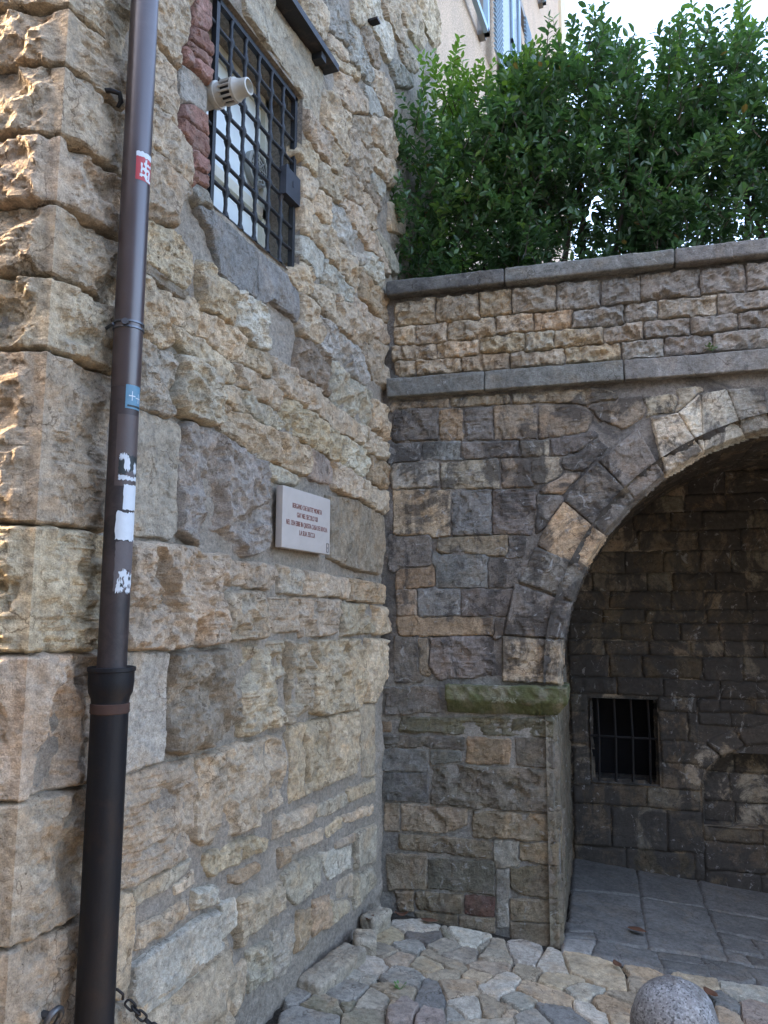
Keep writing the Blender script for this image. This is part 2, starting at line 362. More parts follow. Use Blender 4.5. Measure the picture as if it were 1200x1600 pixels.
def parse(txt, style=True):
    out = []
    for l in txt.strip().split('\n'):
        w = l.split()
        if style: out.append((w[0], w[1], float(w[2]) / 100, [tuple(map(float, q.split(','))) for q in w[3:]]))
        else: out.append((w[0], [tuple(map(float, q.split(','))) for q in w[1:]]))
    return out
def sheet(name, u0, u1, v0, v1, res, mp, mat, parent, hfun, holes=(), color=None):
    us = np.linspace(u0, u1, max(2, int((u1 - u0) / res))); vs = np.linspace(v0, v1, max(2, int((v1 - v0) / res)))
    for a, b, c, d in holes:
        for arr, vals in ((us, (a, b)), (vs, (c, d))):
            for val in vals: arr[np.argmin(abs(arr - val))] = val
    U, V = np.meshgrid(us, vs, indexing='ij'); X = mp(U, V, hfun(U, V)); I = np.arange(U.size).reshape(U.shape)
    q = np.stack([I[:-1, :-1], I[1:, :-1], I[1:, 1:], I[:-1, 1:]], -1).reshape(-1, 4)
    cu = U.ravel()[q].mean(1); cv = V.ravel()[q].mean(1); k = np.ones(len(q), bool)
    for a, b, c, d in holes: k &= ~((cu > a) & (cu < b) & (cv > c) & (cv < d))
    q = q[k]; used, inv = np.unique(q, return_inverse=True)
    return put(name, np_mesh(name, X.reshape(-1, 3)[used], inv.reshape(-1, 4), True), mat, parent, color)
def rough_box(name, O, ax, half, mat, parent, col=None, bev=0.012, amp=0.006, res=0.02, seed=0, taper=None, freq=9):
    """rounded, chipped block: centre O, axes ax (3 unit vectors), half sizes"""
    ax = [np.asarray(a, float) for a in ax]; half = np.asarray(half, float); Vs = []; Fs = []; n0 = 0
    for k in range(3):
        i, j = (k + 1) % 3, (k + 2) % 3
        for s in (-1, 1):
            def lin(hh):
                n_ = max(3, min(140, int(2 * hh / res) + 2)); e = hh - bev * 1.05
                return np.concatenate([[-hh, -hh + bev * .5], np.linspace(-e, e, n_), [hh - bev * .5, hh]])
            a = lin(half[i]); b = lin(half[j])
            A, B = np.meshgrid(a, b, indexing='ij'); p = np.zeros(A.shape + (3,)); p[..., i] = A; p[..., j] = B; p[..., k] = s * half[k]
            q = np.clip(p, -half + bev, half - bev); dd = p - q; L = np.linalg.norm(dd, axis=-1, keepdims=True); n = dd / np.maximum(L, 1e-9); p = q + n * bev
            w = p[..., 0] * 1.3 + p[..., 2] * 0.7; w2 = p[..., 1] * 1.1 - p[..., 2] * 0.9
            p = p + n * (amp * (fbm(w * freq, w2 * freq, seed, 4, 0.6) + 0.6 * fbm(w * freq * 4, w2 * freq * 4, seed + 9, 3)))[..., None]
            if taper: p = taper(p)
            I = np.arange(A.size).reshape(A.shape) + n0; f = np.stack([I[:-1, :-1], I[1:, :-1], I[1:, 1:], I[:-1, 1:]], -1).reshape(-1, 4)
            if s < 0: f = f[:, ::-1]
            Vs.append(p.reshape(-1, 3)); Fs.append(f); n0 += A.size
    Vv = np.concatenate(Vs); Ff = np.concatenate(Fs)
    key = np.round(Vv / 1e-5).astype(np.int64); _, first, inv = np.unique(key, axis=0, return_index=True, return_inverse=True)
    Vv = Vv[first]; Ff = inv.ravel()[Ff]
    W = np.asarray(O) + Vv[:, :1] * ax[0] + Vv[:, 1:2] * ax[1] + Vv[:, 2:3] * ax[2]
    if np.dot(np.cross(ax[0], ax[1]), ax[2]) < 0: Ff = Ff[:, ::-1]
    return put(name, np_mesh(name, W, Ff, True), mat, parent, col)
def courses(u0, u1, v0, v1, hr, wr, seed, gap=0.014, skip=()):
    """irregular coursed rubble: list of polygons"""
    r = np.random.default_rng(seed); out = []; v = v0
    while v < v1 - 0.03:
        h = min(r.uniform(*hr), v1 - v); u = u0 - r.uniform(0, 0.15)
        while u < u1:
            w = r.uniform(*wr); j = lambda: r.uniform(-0.008, 0.008); a, b, c, d = max(u, u0) + gap / 2, min(u + w, u1) - gap / 2, v + gap / 2, v + h - gap / 2; u += w
            if b - a < 0.04: continue
            if any(a < s[1] and b > s[0] and c < s[3] and d > s[2] for s in skip):
                continue
            out.append([(a + j(), c + j()), (b + j(), c + j()), (b + j(), d + j()), (a + j(), d + j())])
        v += h
    return out

DATA_A = """
T r 3 -2.205,3.671 -1.948,3.884 -1.994,3.715 -2.021,3.630 -2.043,3.493 -2.198,3.513
T r 2.5 -2.200,3.490 -2.053,3.473 -2.029,3.273 -2.191,3.299
T r 3 -2.195,3.273 -2.038,3.249 -1.991,3.221 -1.972,3.089 -2.192,3.125
T r 3 -2.194,3.097 -1.978,3.063 -2.054,2.979 -2.046,2.904 -2.191,2.866
Y r 3 -2.188,2.824 -2.033,2.866 -1.954,2.811 -1.954,2.743 -1.977,2.691 -2.184,2.708
D l 2 -2.183,2.695 -1.976,2.677 -1.949,2.654 -2.036,2.641 -2.181,2.662
Y r 4 -2.183,2.650 -2.047,2.637 -2.034,2.600 -2.044,2.477 -2.077,2.452 -2.183,2.455
Y r 3 -2.029,2.635 -1.944,2.647 -1.881,2.635 -1.884,2.549 -1.911,2.534 -1.994,2.538
Y r 3 -1.993,2.527 -1.838,2.520 -1.634,2.500 -1.618,2.463 -1.685,2.433 -1.894,2.456 -1.980,2.503
Y r 4 -1.845,2.624 -1.783,2.641 -1.566,2.633 -1.562,2.554 -1.621,2.522 -1.734,2.530 -1.841,2.564
Y r 4 -1.856,2.810 -1.728,2.804 -1.634,2.762 -1.631,2.708 -1.662,2.678 -1.839,2.668
W r 4 -1.566,2.824 -1.516,2.827 -1.437,2.783 -1.416,2.664 -1.456,2.642 -1.557,2.649 -1.627,2.704 -1.625,2.763
B s 2 -1.869,3.038 -1.490,3.020 -1.482,2.855 -1.517,2.836 -1.718,2.870 -1.804,3.007
B s 2.5 -1.475,3.027 -1.212,3.023 -1.117,2.970 -1.127,2.904 -1.352,2.921 -1.472,2.853
Y r 3 -1.545,2.607 -1.376,2.612 -1.346,2.556 -1.398,2.527 -1.542,2.547
T r 4 -1.337,2.605 -.919,2.597 -.908,2.490 -.982,2.487 -1.317,2.517
T r 4 -1.621,2.509 -1.440,2.523 -1.271,2.498 -1.268,2.427 -1.446,2.434 -1.618,2.460
T r 4 -1.727,2.408 -1.568,2.393 -1.555,2.344 -1.611,2.335 -1.725,2.364
G r 4 -1.544,2.407 -1.282,2.370 -1.270,2.344 -1.456,2.328 -1.542,2.368
Y l 4 -1.735,2.319 -1.679,2.321 -.974,2.274 -.972,2.207 -1.146,2.182 -1.673,2.226
Y l 4 -1.252,2.463 -1.200,2.471 -.914,2.472 -.579,2.417 -.576,2.317 -.767,2.314 -.977,2.344 -1.238,2.394
T s 3 -.904,2.570 -.441,2.551 -.431,2.483 -.580,2.468 -.901,2.485
T r 4 -.415,2.540 -.038,2.523 -.017,2.432 -.137,2.417 -.413,2.463
G r 4 -.730,2.792 -.285,2.752 -.263,2.564 -.416,2.575 -.755,2.609
Y r 4 -.237,2.710 -.092,2.728 .043,2.684 .013,2.580 -.069,2.535 -.235,2.563
D r 4 -1.078,2.777 -.947,2.805 -.797,2.772 -.792,2.632 -1.104,2.637
S r 4 -.882,2.953 -.736,2.976 -.424,2.948 -.314,2.843 -.359,2.798 -.589,2.808 -.843,2.839
T r 4 -1.086,2.997 -.932,2.977 -.894,2.893 -.961,2.822 -1.080,2.844
T r 4 -.702,3.142 -.473,3.159 -.244,3.112 -.195,3.041 -.469,3.005 -.698,3.006
S r 3 -.857,3.271 -.722,3.296 -.510,3.272 -.500,3.228 -.640,3.184 -.833,3.198
T r 4 -.971,3.094 -.756,3.148 -.709,3.095 -.721,3.011 -.871,3.049
O l 3 -.372,3.429 .003,3.419 .005,3.278 -.247,3.263 -.369,3.291
T r 3 -.474,3.231 -.247,3.244 .005,3.247 .006,3.147 -.245,3.138 -.455,3.155
T r 3 -.337,3.072 .007,3.107 .009,2.891 -.193,2.890 -.307,2.967
T r 4 -.984,3.454 -.804,3.476 -.522,3.437 -.434,3.402 -.459,3.311 -.644,3.312 -.945,3.348
S s 3 -1.098,3.301 -.873,3.308 -.856,3.238 -.940,3.198 -1.095,3.214
Y r 3 -1.198,3.136 -.995,3.194 -.964,3.100 -1.056,3.056 -1.188,3.042
T r 3 -1.112,3.486 -.985,3.493 -.974,3.367 -1.099,3.332
S r 3 -.793,3.610 -.653,3.639 -.376,3.616 -.300,3.574 -.346,3.504 -.524,3.491 -.768,3.518
Y r 3 -.960,3.573 -.919,3.615 -.794,3.637 -.790,3.517 -.842,3.498 -.951,3.521
T r 3 -1.112,3.654 -1.059,3.651 -.941,3.644 -.960,3.580 -1.106,3.511
W r 3 -.291,3.563 -.104,3.596 -.102,3.465 -.202,3.443 -.336,3.456
T r 3 -.639,3.730 -.443,3.777 .000,3.670 .055,3.612 -.104,3.604 -.571,3.670
T r 3 -.382,3.904 -.239,3.909 -.207,3.775 -.255,3.724 -.379,3.779
T r 3 -.924,3.762 -.657,3.789 -.655,3.725 -.906,3.646
T r 3 -.660,3.907 -.382,3.919 -.399,3.834 -.639,3.755
D r 3 -.535,3.949 -.240,3.988 -.110,4.006 -.139,3.941 -.336,3.937
S r 3 -.243,4.135 -.059,4.128 -.089,4.037 -.211,4.012
T s 2 .073,4.051 .305,4.105 .282,3.992 .074,3.933
G s 2 -.207,3.747 .076,3.737 .166,3.681 .022,3.659
G s 3 -1.383,4.225 -1.103,4.268 -.906,4.290 -.902,4.183 -.917,3.990 -1.091,3.973 -1.107,4.036 -1.388,4.079
G s 3 -1.634,4.144 -1.422,4.320 -1.406,4.087 -1.432,4.049 -1.579,4.064
T r 3 -.894,4.170 -.750,4.228 -.585,4.220 -.579,3.998 -.743,4.010 -.889,4.008
T r 3 -1.091,3.957 -.917,3.973 -.804,3.955 -.801,3.851 -.963,3.842 -1.068,3.895
Y r 2 -1.179,3.730 -1.084,3.782 -.946,3.767 -.944,3.707 -1.080,3.682 -1.175,3.633
T r 3 -.781,3.944 -.645,3.942 -.642,3.859 -.778,3.847
T r 3 -.566,4.157 -.264,4.203 -.262,4.092 -.355,3.973 -.562,3.990
T r 3 -.715,4.396 -.505,4.524 -.366,4.500 -.364,4.429 -.543,4.293 -.711,4.268
D r 3 -.534,4.283 -.296,4.384 -.246,4.283 -.293,4.226 -.498,4.230
S s 3 -.348,4.552 -.221,4.610 -.117,4.561 -.148,4.487 -.298,4.464
T r 3 -.239,4.474 .012,4.559 .102,4.506 .070,4.365 -.217,4.345
T r 3 -.255,4.233 .070,4.305 .071,4.207 -.233,4.140
T r 3 -1.160,4.537 -1.027,4.647 -.879,4.623 -.868,4.529 -.912,4.489 -1.089,4.440
S r 3 -.868,4.760 -.725,4.764 -.509,4.729 -.680,4.628 -.839,4.560
T r 3 -.838,4.538 -.679,4.605 -.593,4.558 -.676,4.483 -.821,4.478
S r 3 -.599,4.778 -.371,4.771 -.274,4.747 -.282,4.651 -.551,4.608
T r 3 -.797,4.477 -.593,4.543 -.460,4.566 -.591,4.478 -.780,4.423
T r 3 -.518,5.069 -.282,5.222 -.229,5.086 -.375,4.956 -.514,4.900
D r 3 -.375,4.932 -.227,4.969 -.153,4.867 -.204,4.797 -.353,4.793
W r 3 -.262,5.259 .039,5.214 .063,5.054 -.015,5.019 -.228,5.053
T r 3 -.075,5.436 .152,5.624 .339,5.372 .276,5.315 .004,5.312
T r 3 .212,5.674 .469,5.887 .707,5.688 .606,5.547 .300,5.499
T r 3 .496,5.909 .830,6.186 1.150,6.062 1.015,5.824 .679,5.794
S r 3 .075,5.040 .277,5.116 .404,5.110 .157,4.963
T r 3 .239,5.255 .496,5.358 .536,5.324 .339,5.207
T r 3 -.254,4.753 -.121,4.792 .043,4.774 .011,4.653 -.241,4.625
G r 4 -2.182,2.397 -2.032,2.406 -1.993,2.356 -2.045,2.222 -2.179,2.220
G r 9 -1.995,2.394 -1.930,2.414 -1.769,2.397 -1.763,2.287 -1.782,2.263 -1.834,2.246 -2.020,2.273
G s 1.5 -2.186,2.176 -1.981,2.159 -1.962,1.860 -2.000,1.808 -2.178,1.795
g r 4 -1.916,2.180 -1.671,2.177 -1.395,2.133 -1.380,1.820 -1.502,1.779 -1.773,1.760 -1.925,1.853
G r 2 -1.317,2.161 -1.096,2.139 -1.095,2.121 -1.270,2.096
P s 2 -.975,2.289 -.803,2.291 -.714,2.252 -.727,2.208 -.938,2.189
T r 4 -.714,2.269 -.408,2.243 -.363,2.163 -.490,2.138 -.689,2.175
G r 4 -.580,2.444 -.324,2.410 -.259,2.332 -.409,2.288 -.560,2.313
O r 4 -.232,2.399 -.016,2.401 .016,2.304 -.065,2.242 -.229,2.254
T r 3 -.347,2.229 -.035,2.228 -.023,2.136 -.132,2.115 -.319,2.152
D s 3 -.761,2.107 -.448,2.127 -.063,2.083 -.030,1.894 -.078,1.759 -.440,1.769 -.751,1.809
T l 7 -2.191,1.763 -1.669,1.762 -1.651,1.737 -1.634,1.431 -1.923,1.424 -2.182,1.428
T r 3 -1.642,1.737 -1.281,1.738 -1.268,1.693 -1.330,1.638 -1.637,1.648
G r 2.5 -1.231,1.736 -1.011,1.725 -1.001,1.618 -1.226,1.627
T r 2.5 -.993,1.728 -.520,1.709 -.502,1.612 -.989,1.624
O l 3 -.496,1.710 -.008,1.693 -.007,1.594 -.493,1.602
T l 5 -1.639,1.612 -1.381,1.623 -1.362,1.442 -1.630,1.442
T l 3 -1.347,1.558 -1.302,1.598 -1.062,1.602 -1.057,1.461 -1.326,1.454
T l 4 -1.044,1.597 -.634,1.600 -.614,1.436 -1.037,1.432
T r 4 -.603,1.584 -.217,1.582 -.196,1.432 -.599,1.429
Y r 4 -.171,1.571 .075,1.558 .067,1.426 -.168,1.425
W s 1.5 -2.181,1.417 -1.971,1.402 -1.972,1.260 -1.964,1.135 -1.979,1.062 -2.164,1.047
D r 5 -1.946,1.395 -1.592,1.393 -1.548,1.314 -1.538,1.121 -1.713,1.066 -1.847,1.065 -1.937,1.086
T l 6 -1.539,1.398 -1.206,1.416 -1.185,1.315 -1.174,1.074 -1.427,1.063 -1.517,1.071
T l 5 -1.155,1.414 -.973,1.393 -.926,1.313 -.944,1.129 -1.005,1.086 -1.118,1.072
Y r 5 -.916,1.406 -.552,1.402 -.495,1.336 -.488,1.048 -.784,1.062 -.898,1.090
Y r 3 -.496,1.391 -.330,1.395 -.284,1.292 -.296,1.043 -.464,1.055
Y r 3 -.268,1.393 .026,1.383 .068,1.291 -.050,1.121 -.116,1.050 -.262,1.066
T l 3 -2.184,1.041 -1.916,1.035 -1.789,1.034 -1.791,.884 -1.811,.772 -1.825,.713 -1.913,.708 -2.132,.707 -2.192,.726 -2.194,.908
T r 4 -1.769,1.026 -1.564,1.038 -1.211,1.022 -1.163,.954 -1.199,.753 -1.386,.710 -1.611,.716 -1.732,.719 -1.780,.760 -1.784,.882
Y r 2 -1.111,1.047 -.985,1.044 -.968,.757 -.985,.734 -1.097,.731
Y r 3 -.960,1.041 -.762,1.036 -.739,.739 -.948,.731
Y r 3 -.727,1.040 -.398,1.032 -.374,.730 -.717,.735
T s 2 -.339,1.048 -.153,1.044 -.138,.670 -.315,.694
T r 2.5 -1.206,.684 -1.152,.691 -.864,.671 -.848,.606 -1.121,.619 -1.219,.614
G s 2 -.837,.654 -.516,.649 -.492,.598 -.678,.589 -.815,.607
Y s 2 -.493,.653 -.137,.640 -.136,.579 -.476,.604
Y r 2.5 -.746,.539 -.567,.548 -.551,.499 -.710,.487
Y r 2.5 -.536,.541 -.153,.517 -.134,.469 -.513,.505
Y r 3.5 -1.723,.691 -1.408,.675 -1.282,.623 -1.281,.593 -1.686,.609 -1.720,.652
T s 2 -1.050,.562 -.780,.542 -.778,.499 -1.048,.517
O r 3 -1.552,.569 -1.354,.557 -1.328,.526 -1.460,.518 -1.551,.546
O r 2.5 -1.174,.556 -1.078,.543 -1.087,.488 -1.171,.492
G s 2 -1.141,.445 -.999,.463 -.796,.433 -.825,.322 -1.022,.299 -1.127,.372
W s 2 -.776,.433 -.431,.378 -.445,.281 -.690,.295
T s 2 -.623,.435 -.408,.424 -.399,.391 -.622,.414
G s 2 -.384,.424 -.133,.403 -.149,.227 -.364,.257
T s 2 -.595,.246 -.428,.239 -.425,.138 -.629,.175
G s 2 -.403,.207 -.175,.196 -.147,.107 -.400,.070
O r 2.5 -.868,.254 -.701,.227 -.683,.089 -.862,.104
T r 2.5 -.666,.196 -.480,.141 -.479,.081 -.648,.082
O r 3 -1.008,.256 -.879,.225 -.887,.086 -1.014,.095
G r 2.5 -1.229,.258 -1.036,.219 -1.031,.102 -1.125,.058 -1.221,.078
G r 3 -1.410,.247 -1.253,.230 -1.232,.094 -1.416,.097
T r 2.5 -1.489,.458 -1.157,.432 -1.158,.324 -1.471,.293
W r 2 -1.611,.488 -1.503,.474 -1.498,.378 -1.571,.375 -1.603,.354
W s 2.5 -2.080,.464 -1.756,.479 -1.618,.464 -1.594,.329 -1.913,.305 -2.040,.310 -2.074,.374
W r 3.5 -1.781,.586 -1.655,.557 -1.632,.506 -1.770,.526
T r 3 -2.048,.567 -1.809,.570 -1.799,.526 -1.926,.504 -2.059,.506
G s 2 -2.086,.689 -1.799,.695 -1.821,.650 -2.068,.640
Y s 2 -2.194,.716 -2.116,.689 -2.092,.644 -2.096,.480 -2.124,.392 -2.203,.426
T r 3 -1.722,.233 -1.542,.239 -1.533,.060 -1.714,.096
T r 3 -1.520,.223 -1.432,.228 -1.420,.092 -1.503,.062
T r 3 -1.906,.244 -1.789,.237 -1.768,.082 -1.958,.155
G r 3 -2.234,.423 -2.108,.367 -1.996,.247 -2.034,.138 -2.247,.247
T s 2 -1.881,.638 -1.785,.656 -1.783,.618 -1.876,.612
R k 2 -1.977,3.828 -1.875,3.863 -1.871,3.785 -1.980,3.734
R k 2 -1.988,3.676 -1.858,3.721 -1.860,3.666 -1.986,3.639
R k 2 -1.985,3.629 -1.863,3.653 -1.869,3.601 -1.991,3.594
R k 2 -1.955,3.596 -1.868,3.593 -1.878,3.549 -1.949,3.552
S s 2 -2.024,3.506 -1.865,3.534 -1.871,3.429 -2.029,3.392
R k 2.5 -1.963,3.395 -1.870,3.412 -1.870,3.329 -2.027,3.311
R k 2.5 -2.027,3.303 -1.869,3.321 -1.868,3.238 -2.016,3.248
R k 2 -1.940,3.214 -1.859,3.218 -1.857,3.186 -1.937,3.161
R k 2 -1.937,3.156 -1.864,3.161 -1.862,3.124 -1.934,3.110
g k 2 -1.926,3.109 -1.853,3.111 -1.850,3.068 -1.903,3.066
R k 2 -2.040,3.577 -1.987,3.591 -1.985,3.559 -2.030,3.542
"""
DATA_B = """
Y r 3 .059,3.368 .275,3.389 .279,3.250 .059,3.248
Y r 3 .298,3.383 .539,3.384 .537,3.251 .302,3.256
Y r 3 .561,3.385 .725,3.386 .723,3.267 .560,3.264
G r 3 .750,3.384 .982,3.377 .972,3.252 .748,3.260
g r 3 .996,3.383 1.221,3.387 1.216,3.238 1.000,3.253
g r 3 1.238,3.385 1.435,3.384 1.431,3.252 1.234,3.258
g r 3 1.452,3.390 1.739,3.385 1.740,3.247 1.451,3.261
g r 3 1.759,3.383 1.969,3.379 1.966,3.258 1.756,3.263
g r 3 1.988,3.384 2.210,3.385 2.203,3.252 1.981,3.256
Y r 2.5 .059,3.228 .154,3.231 .158,3.136 .060,3.141
T r 2.5 .177,3.229 .344,3.224 .343,3.122 .181,3.122
Y r 3 .363,3.222 .623,3.231 .625,3.131 .370,3.131
Y r 2.5 .664,3.234 .846,3.231 .844,3.148 .666,3.150
O r 2 .875,3.228 1.066,3.231 1.064,3.145 .873,3.145
g r 3 1.080,3.222 1.342,3.221 1.339,3.129 1.078,3.143
g r 3 1.359,3.222 1.523,3.231 1.524,3.157 1.360,3.149
G r 3 1.537,3.233 1.822,3.227 1.818,3.138 1.534,3.153
g r 3 1.841,3.229 2.201,3.231 2.197,3.151 1.838,3.150
Y r 3 .044,3.103 .286,3.100 .286,3.030 .052,3.042
Y r 3 .301,3.099 .521,3.102 .520,3.029 .301,3.036
Y r 3 .569,3.113 .800,3.118 .799,3.042 .569,3.047
G r 3 .815,3.116 .961,3.117 .960,3.039 .817,3.025
Y r 3 .979,3.112 1.223,3.107 1.227,3.036 .978,3.044
G r 3 1.247,3.108 1.439,3.111 1.437,3.039 1.248,3.042
g r 3 1.459,3.109 1.679,3.116 1.676,3.034 1.457,3.044
g r 3 1.702,3.114 1.918,3.117 1.915,3.050 1.699,3.043
g r 3 1.934,3.119 2.195,3.127 2.192,3.057 1.934,3.055
Y r 2 .064,3.014 .154,3.014 .162,2.931 .068,2.931
Y r 3 .181,3.008 .419,2.999 .422,2.926 .181,2.930
O r 2.5 .464,3.007 .708,2.997 .710,2.914 .463,2.922
T r 3 .733,2.999 1.001,3.005 1.010,2.919 .732,2.923
Y r 3 1.047,3.005 1.318,3.002 1.315,2.915 1.045,2.927
S r 3 1.345,3.011 1.545,3.018 1.541,2.914 1.346,2.920
g r 3 1.561,3.020 1.787,3.009 1.789,2.920 1.558,2.923
g r 3 1.809,3.014 2.189,3.016 2.184,2.927 1.808,2.926
D r 1 .029,2.777 .360,2.769 .360,2.731 .029,2.739
D r 1.5 .383,2.779 .694,2.779 .722,2.729 .383,2.737
D r 1.5 .730,2.773 1.186,2.776 1.279,2.722 1.183,2.696 .729,2.725
N r 1.5 .053,2.725 .292,2.721 .291,2.538 .046,2.537
O r 1.5 .315,2.704 .443,2.703 .441,2.530 .322,2.529
N l 1 .457,2.702 .612,2.703 .610,2.520 .456,2.529
D r 1.2 .627,2.705 .864,2.704 .860,2.513 .636,2.522
D r 1.2 .878,2.703 1.046,2.691 1.147,2.619 1.118,2.549 .972,2.518 .878,2.512
B s 1.2 .022,2.522 .196,2.521 .196,2.426 .019,2.423
B s 1.2 .208,2.520 .423,2.516 .426,2.418 .208,2.421
N r 1.5 .441,2.507 .754,2.497 .760,2.431 .440,2.432
G r 1.5 .779,2.496 .920,2.488 .929,2.426 .781,2.426
N r 1.5 .941,2.498 1.171,2.510 1.091,2.428 .943,2.425
W r 1.5 .042,2.399 .302,2.402 .302,2.260 .047,2.270
G r 1.2 .321,2.390 .645,2.385 .650,2.257 .320,2.252
D r 1.2 .666,2.388 .823,2.384 .820,2.257 .664,2.256
G s 1 .833,2.384 .969,2.384 .974,2.287 .838,2.275
Y s 2 .055,2.232 .354,2.232 .360,1.992 .063,1.995
B r 1.2 .387,2.212 .595,2.219 .600,1.987 .386,1.992
N r 1.2 .617,2.204 .721,2.211 .837,2.192 .845,2.095 .815,1.989 .614,1.987
N s 1.5 .029,1.963 .233,1.973 .237,1.812 .033,1.800
D s 1.2 .319,1.946 .688,1.960 .687,1.882 .319,1.877
N s 1.2 .702,1.956 .773,1.948 .754,1.866 .701,1.849
B s 1.5 .285,1.859 .436,1.864 .555,1.848 .568,1.695 .288,1.681
N s 1.2 .591,1.815 .742,1.821 .733,1.690 .592,1.680
O s 1.5 .075,1.784 .270,1.790 .270,1.696 .075,1.686
D s 1.5 .079,1.653 .154,1.660 .158,1.544 .083,1.540
B s 1.5 .192,1.667 .420,1.670 .419,1.531 .195,1.523
N s 1.5 .431,1.667 .708,1.662 .679,1.551 .664,1.526 .430,1.524
O s 1.5 .079,1.500 .605,1.519 .603,1.428 .087,1.421
D s 1.5 .615,1.508 .668,1.512 .666,1.429 .614,1.421
N s 1.5 .065,1.389 .169,1.390 .177,1.245 .188,1.181 .065,1.171
D s 1.5 .188,1.383 .236,1.384 .236,1.211 .195,1.210
N r 1.5 .251,1.395 .585,1.407 .594,1.220 .316,1.185 .250,1.246
N s 2 -.002,1.105 .286,1.128 .293,1.003 -.001,.974
m l 1.5 .088,.950 .911,.981 .909,.895 .077,.883
O s 1.2 -.023,.921 .014,.922 .014,.884 -.023,.882
N l 1.2 -.016,.851 .439,.856 .442,.805 -.015,.792
O s 1.5 .460,.857 .685,.858 .677,.747 .455,.735
M s 1.2 .723,.869 .911,.869 .912,.734 .728,.740
B s 1.5 -.026,.777 .231,.787 .231,.678 -.026,.662
B s 1.5 .253,.788 .413,.780 .413,.742 .253,.720
B s 1.5 -.022,.649 .227,.660 .227,.515 -.017,.508
M r 2 .270,.694 .438,.710 .805,.712 .908,.708 .907,.507 .547,.507 .259,.507
D s 1 -.006,.481 .071,.487 .071,.351 -.005,.345
D r 1.5 .086,.484 .443,.483 .442,.413 .330,.365 .086,.356
o r 1.5 .495,.477 .916,.488 .916,.360 .483,.351
o r 1.5 .079,.325 .579,.326 .578,.254 .079,.258
S s 1.5 .596,.337 .718,.344 .719,.215 .605,.205
o s 1.5 .734,.332 .919,.341 .917,.246 .733,.258
D s 1.2 .006,.214 .216,.223 .223,.065 .018,.035
M s 1.5 .237,.208 .588,.220 .586,.068 .237,.070
S s 2 .615,.193 .668,.195 .664,-.080 .607,-.086
o s 1.5 .685,.209 .917,.227 .913,.082 .757,.085 .684,.110
D r 1.5 .051,.025 .151,.035 .151,-.057 .080,-.065
o r 1.5 .166,.033 .425,.039 .424,-.045 .166,-.043
r s 1.5 .436,.040 .586,.046 .584,-.044 .435,-.044
o s 1.5 .679,.042 .919,.057 .920,-.036 .678,-.053
D s 1.5 .169,-.075 .390,-.068 .390,-.110 .187,-.109
D s 1.5 .407,-.069 .591,-.056 .590,-.119 .407,-.111
D s 1.5 .678,-.069 .920,-.052 .924,-.156 .683,-.159
D r 1.2 1.166,2.680 1.417,2.687 1.442,2.636 1.330,2.561 1.222,2.614
G r 1.2 1.437,2.682 1.600,2.688 1.578,2.626 1.467,2.609
N r 1.2 1.097,2.417 1.177,2.467 1.219,2.432 1.160,2.368 1.061,2.319 1.004,2.368
D r 1.2 .977,2.280 1.081,2.300 1.031,2.242 .958,2.198 .896,2.208
N r 1.2 .864,2.173 .958,2.184 .985,2.144 .892,2.016 .857,1.995
G r 1.2 1.630,2.721 1.717,2.722 1.630,2.640 1.604,2.625
"""
DATA_V = """
D r 1.5 .663,1.408 .930,1.395 .922,1.175 .659,1.181
N r 1.5 .733,1.694 .985,1.600 .947,1.419 .673,1.429
N r 1.5 .848,1.893 1.058,1.810 .993,1.628 .758,1.715
O s 1.5 1.001,2.133 1.169,1.978 1.075,1.823 1.047,1.793 .866,1.910 .895,1.984
N r 1.5 1.044,2.213 1.183,2.349 1.331,2.192 1.176,1.991 1.019,2.150
N r 1.5 1.201,2.366 1.398,2.518 1.495,2.306 1.347,2.184
G r 1.5 1.479,2.584 1.603,2.597 1.697,2.424 1.515,2.319
W r 1 1.619,2.606 1.718,2.690 1.710,2.430
S s 1.5 1.734,2.693 1.845,2.709 1.913,2.511 1.883,2.472 1.725,2.419
N r 1.5 1.861,2.708 2.030,2.716 2.037,2.500 1.926,2.476
"""
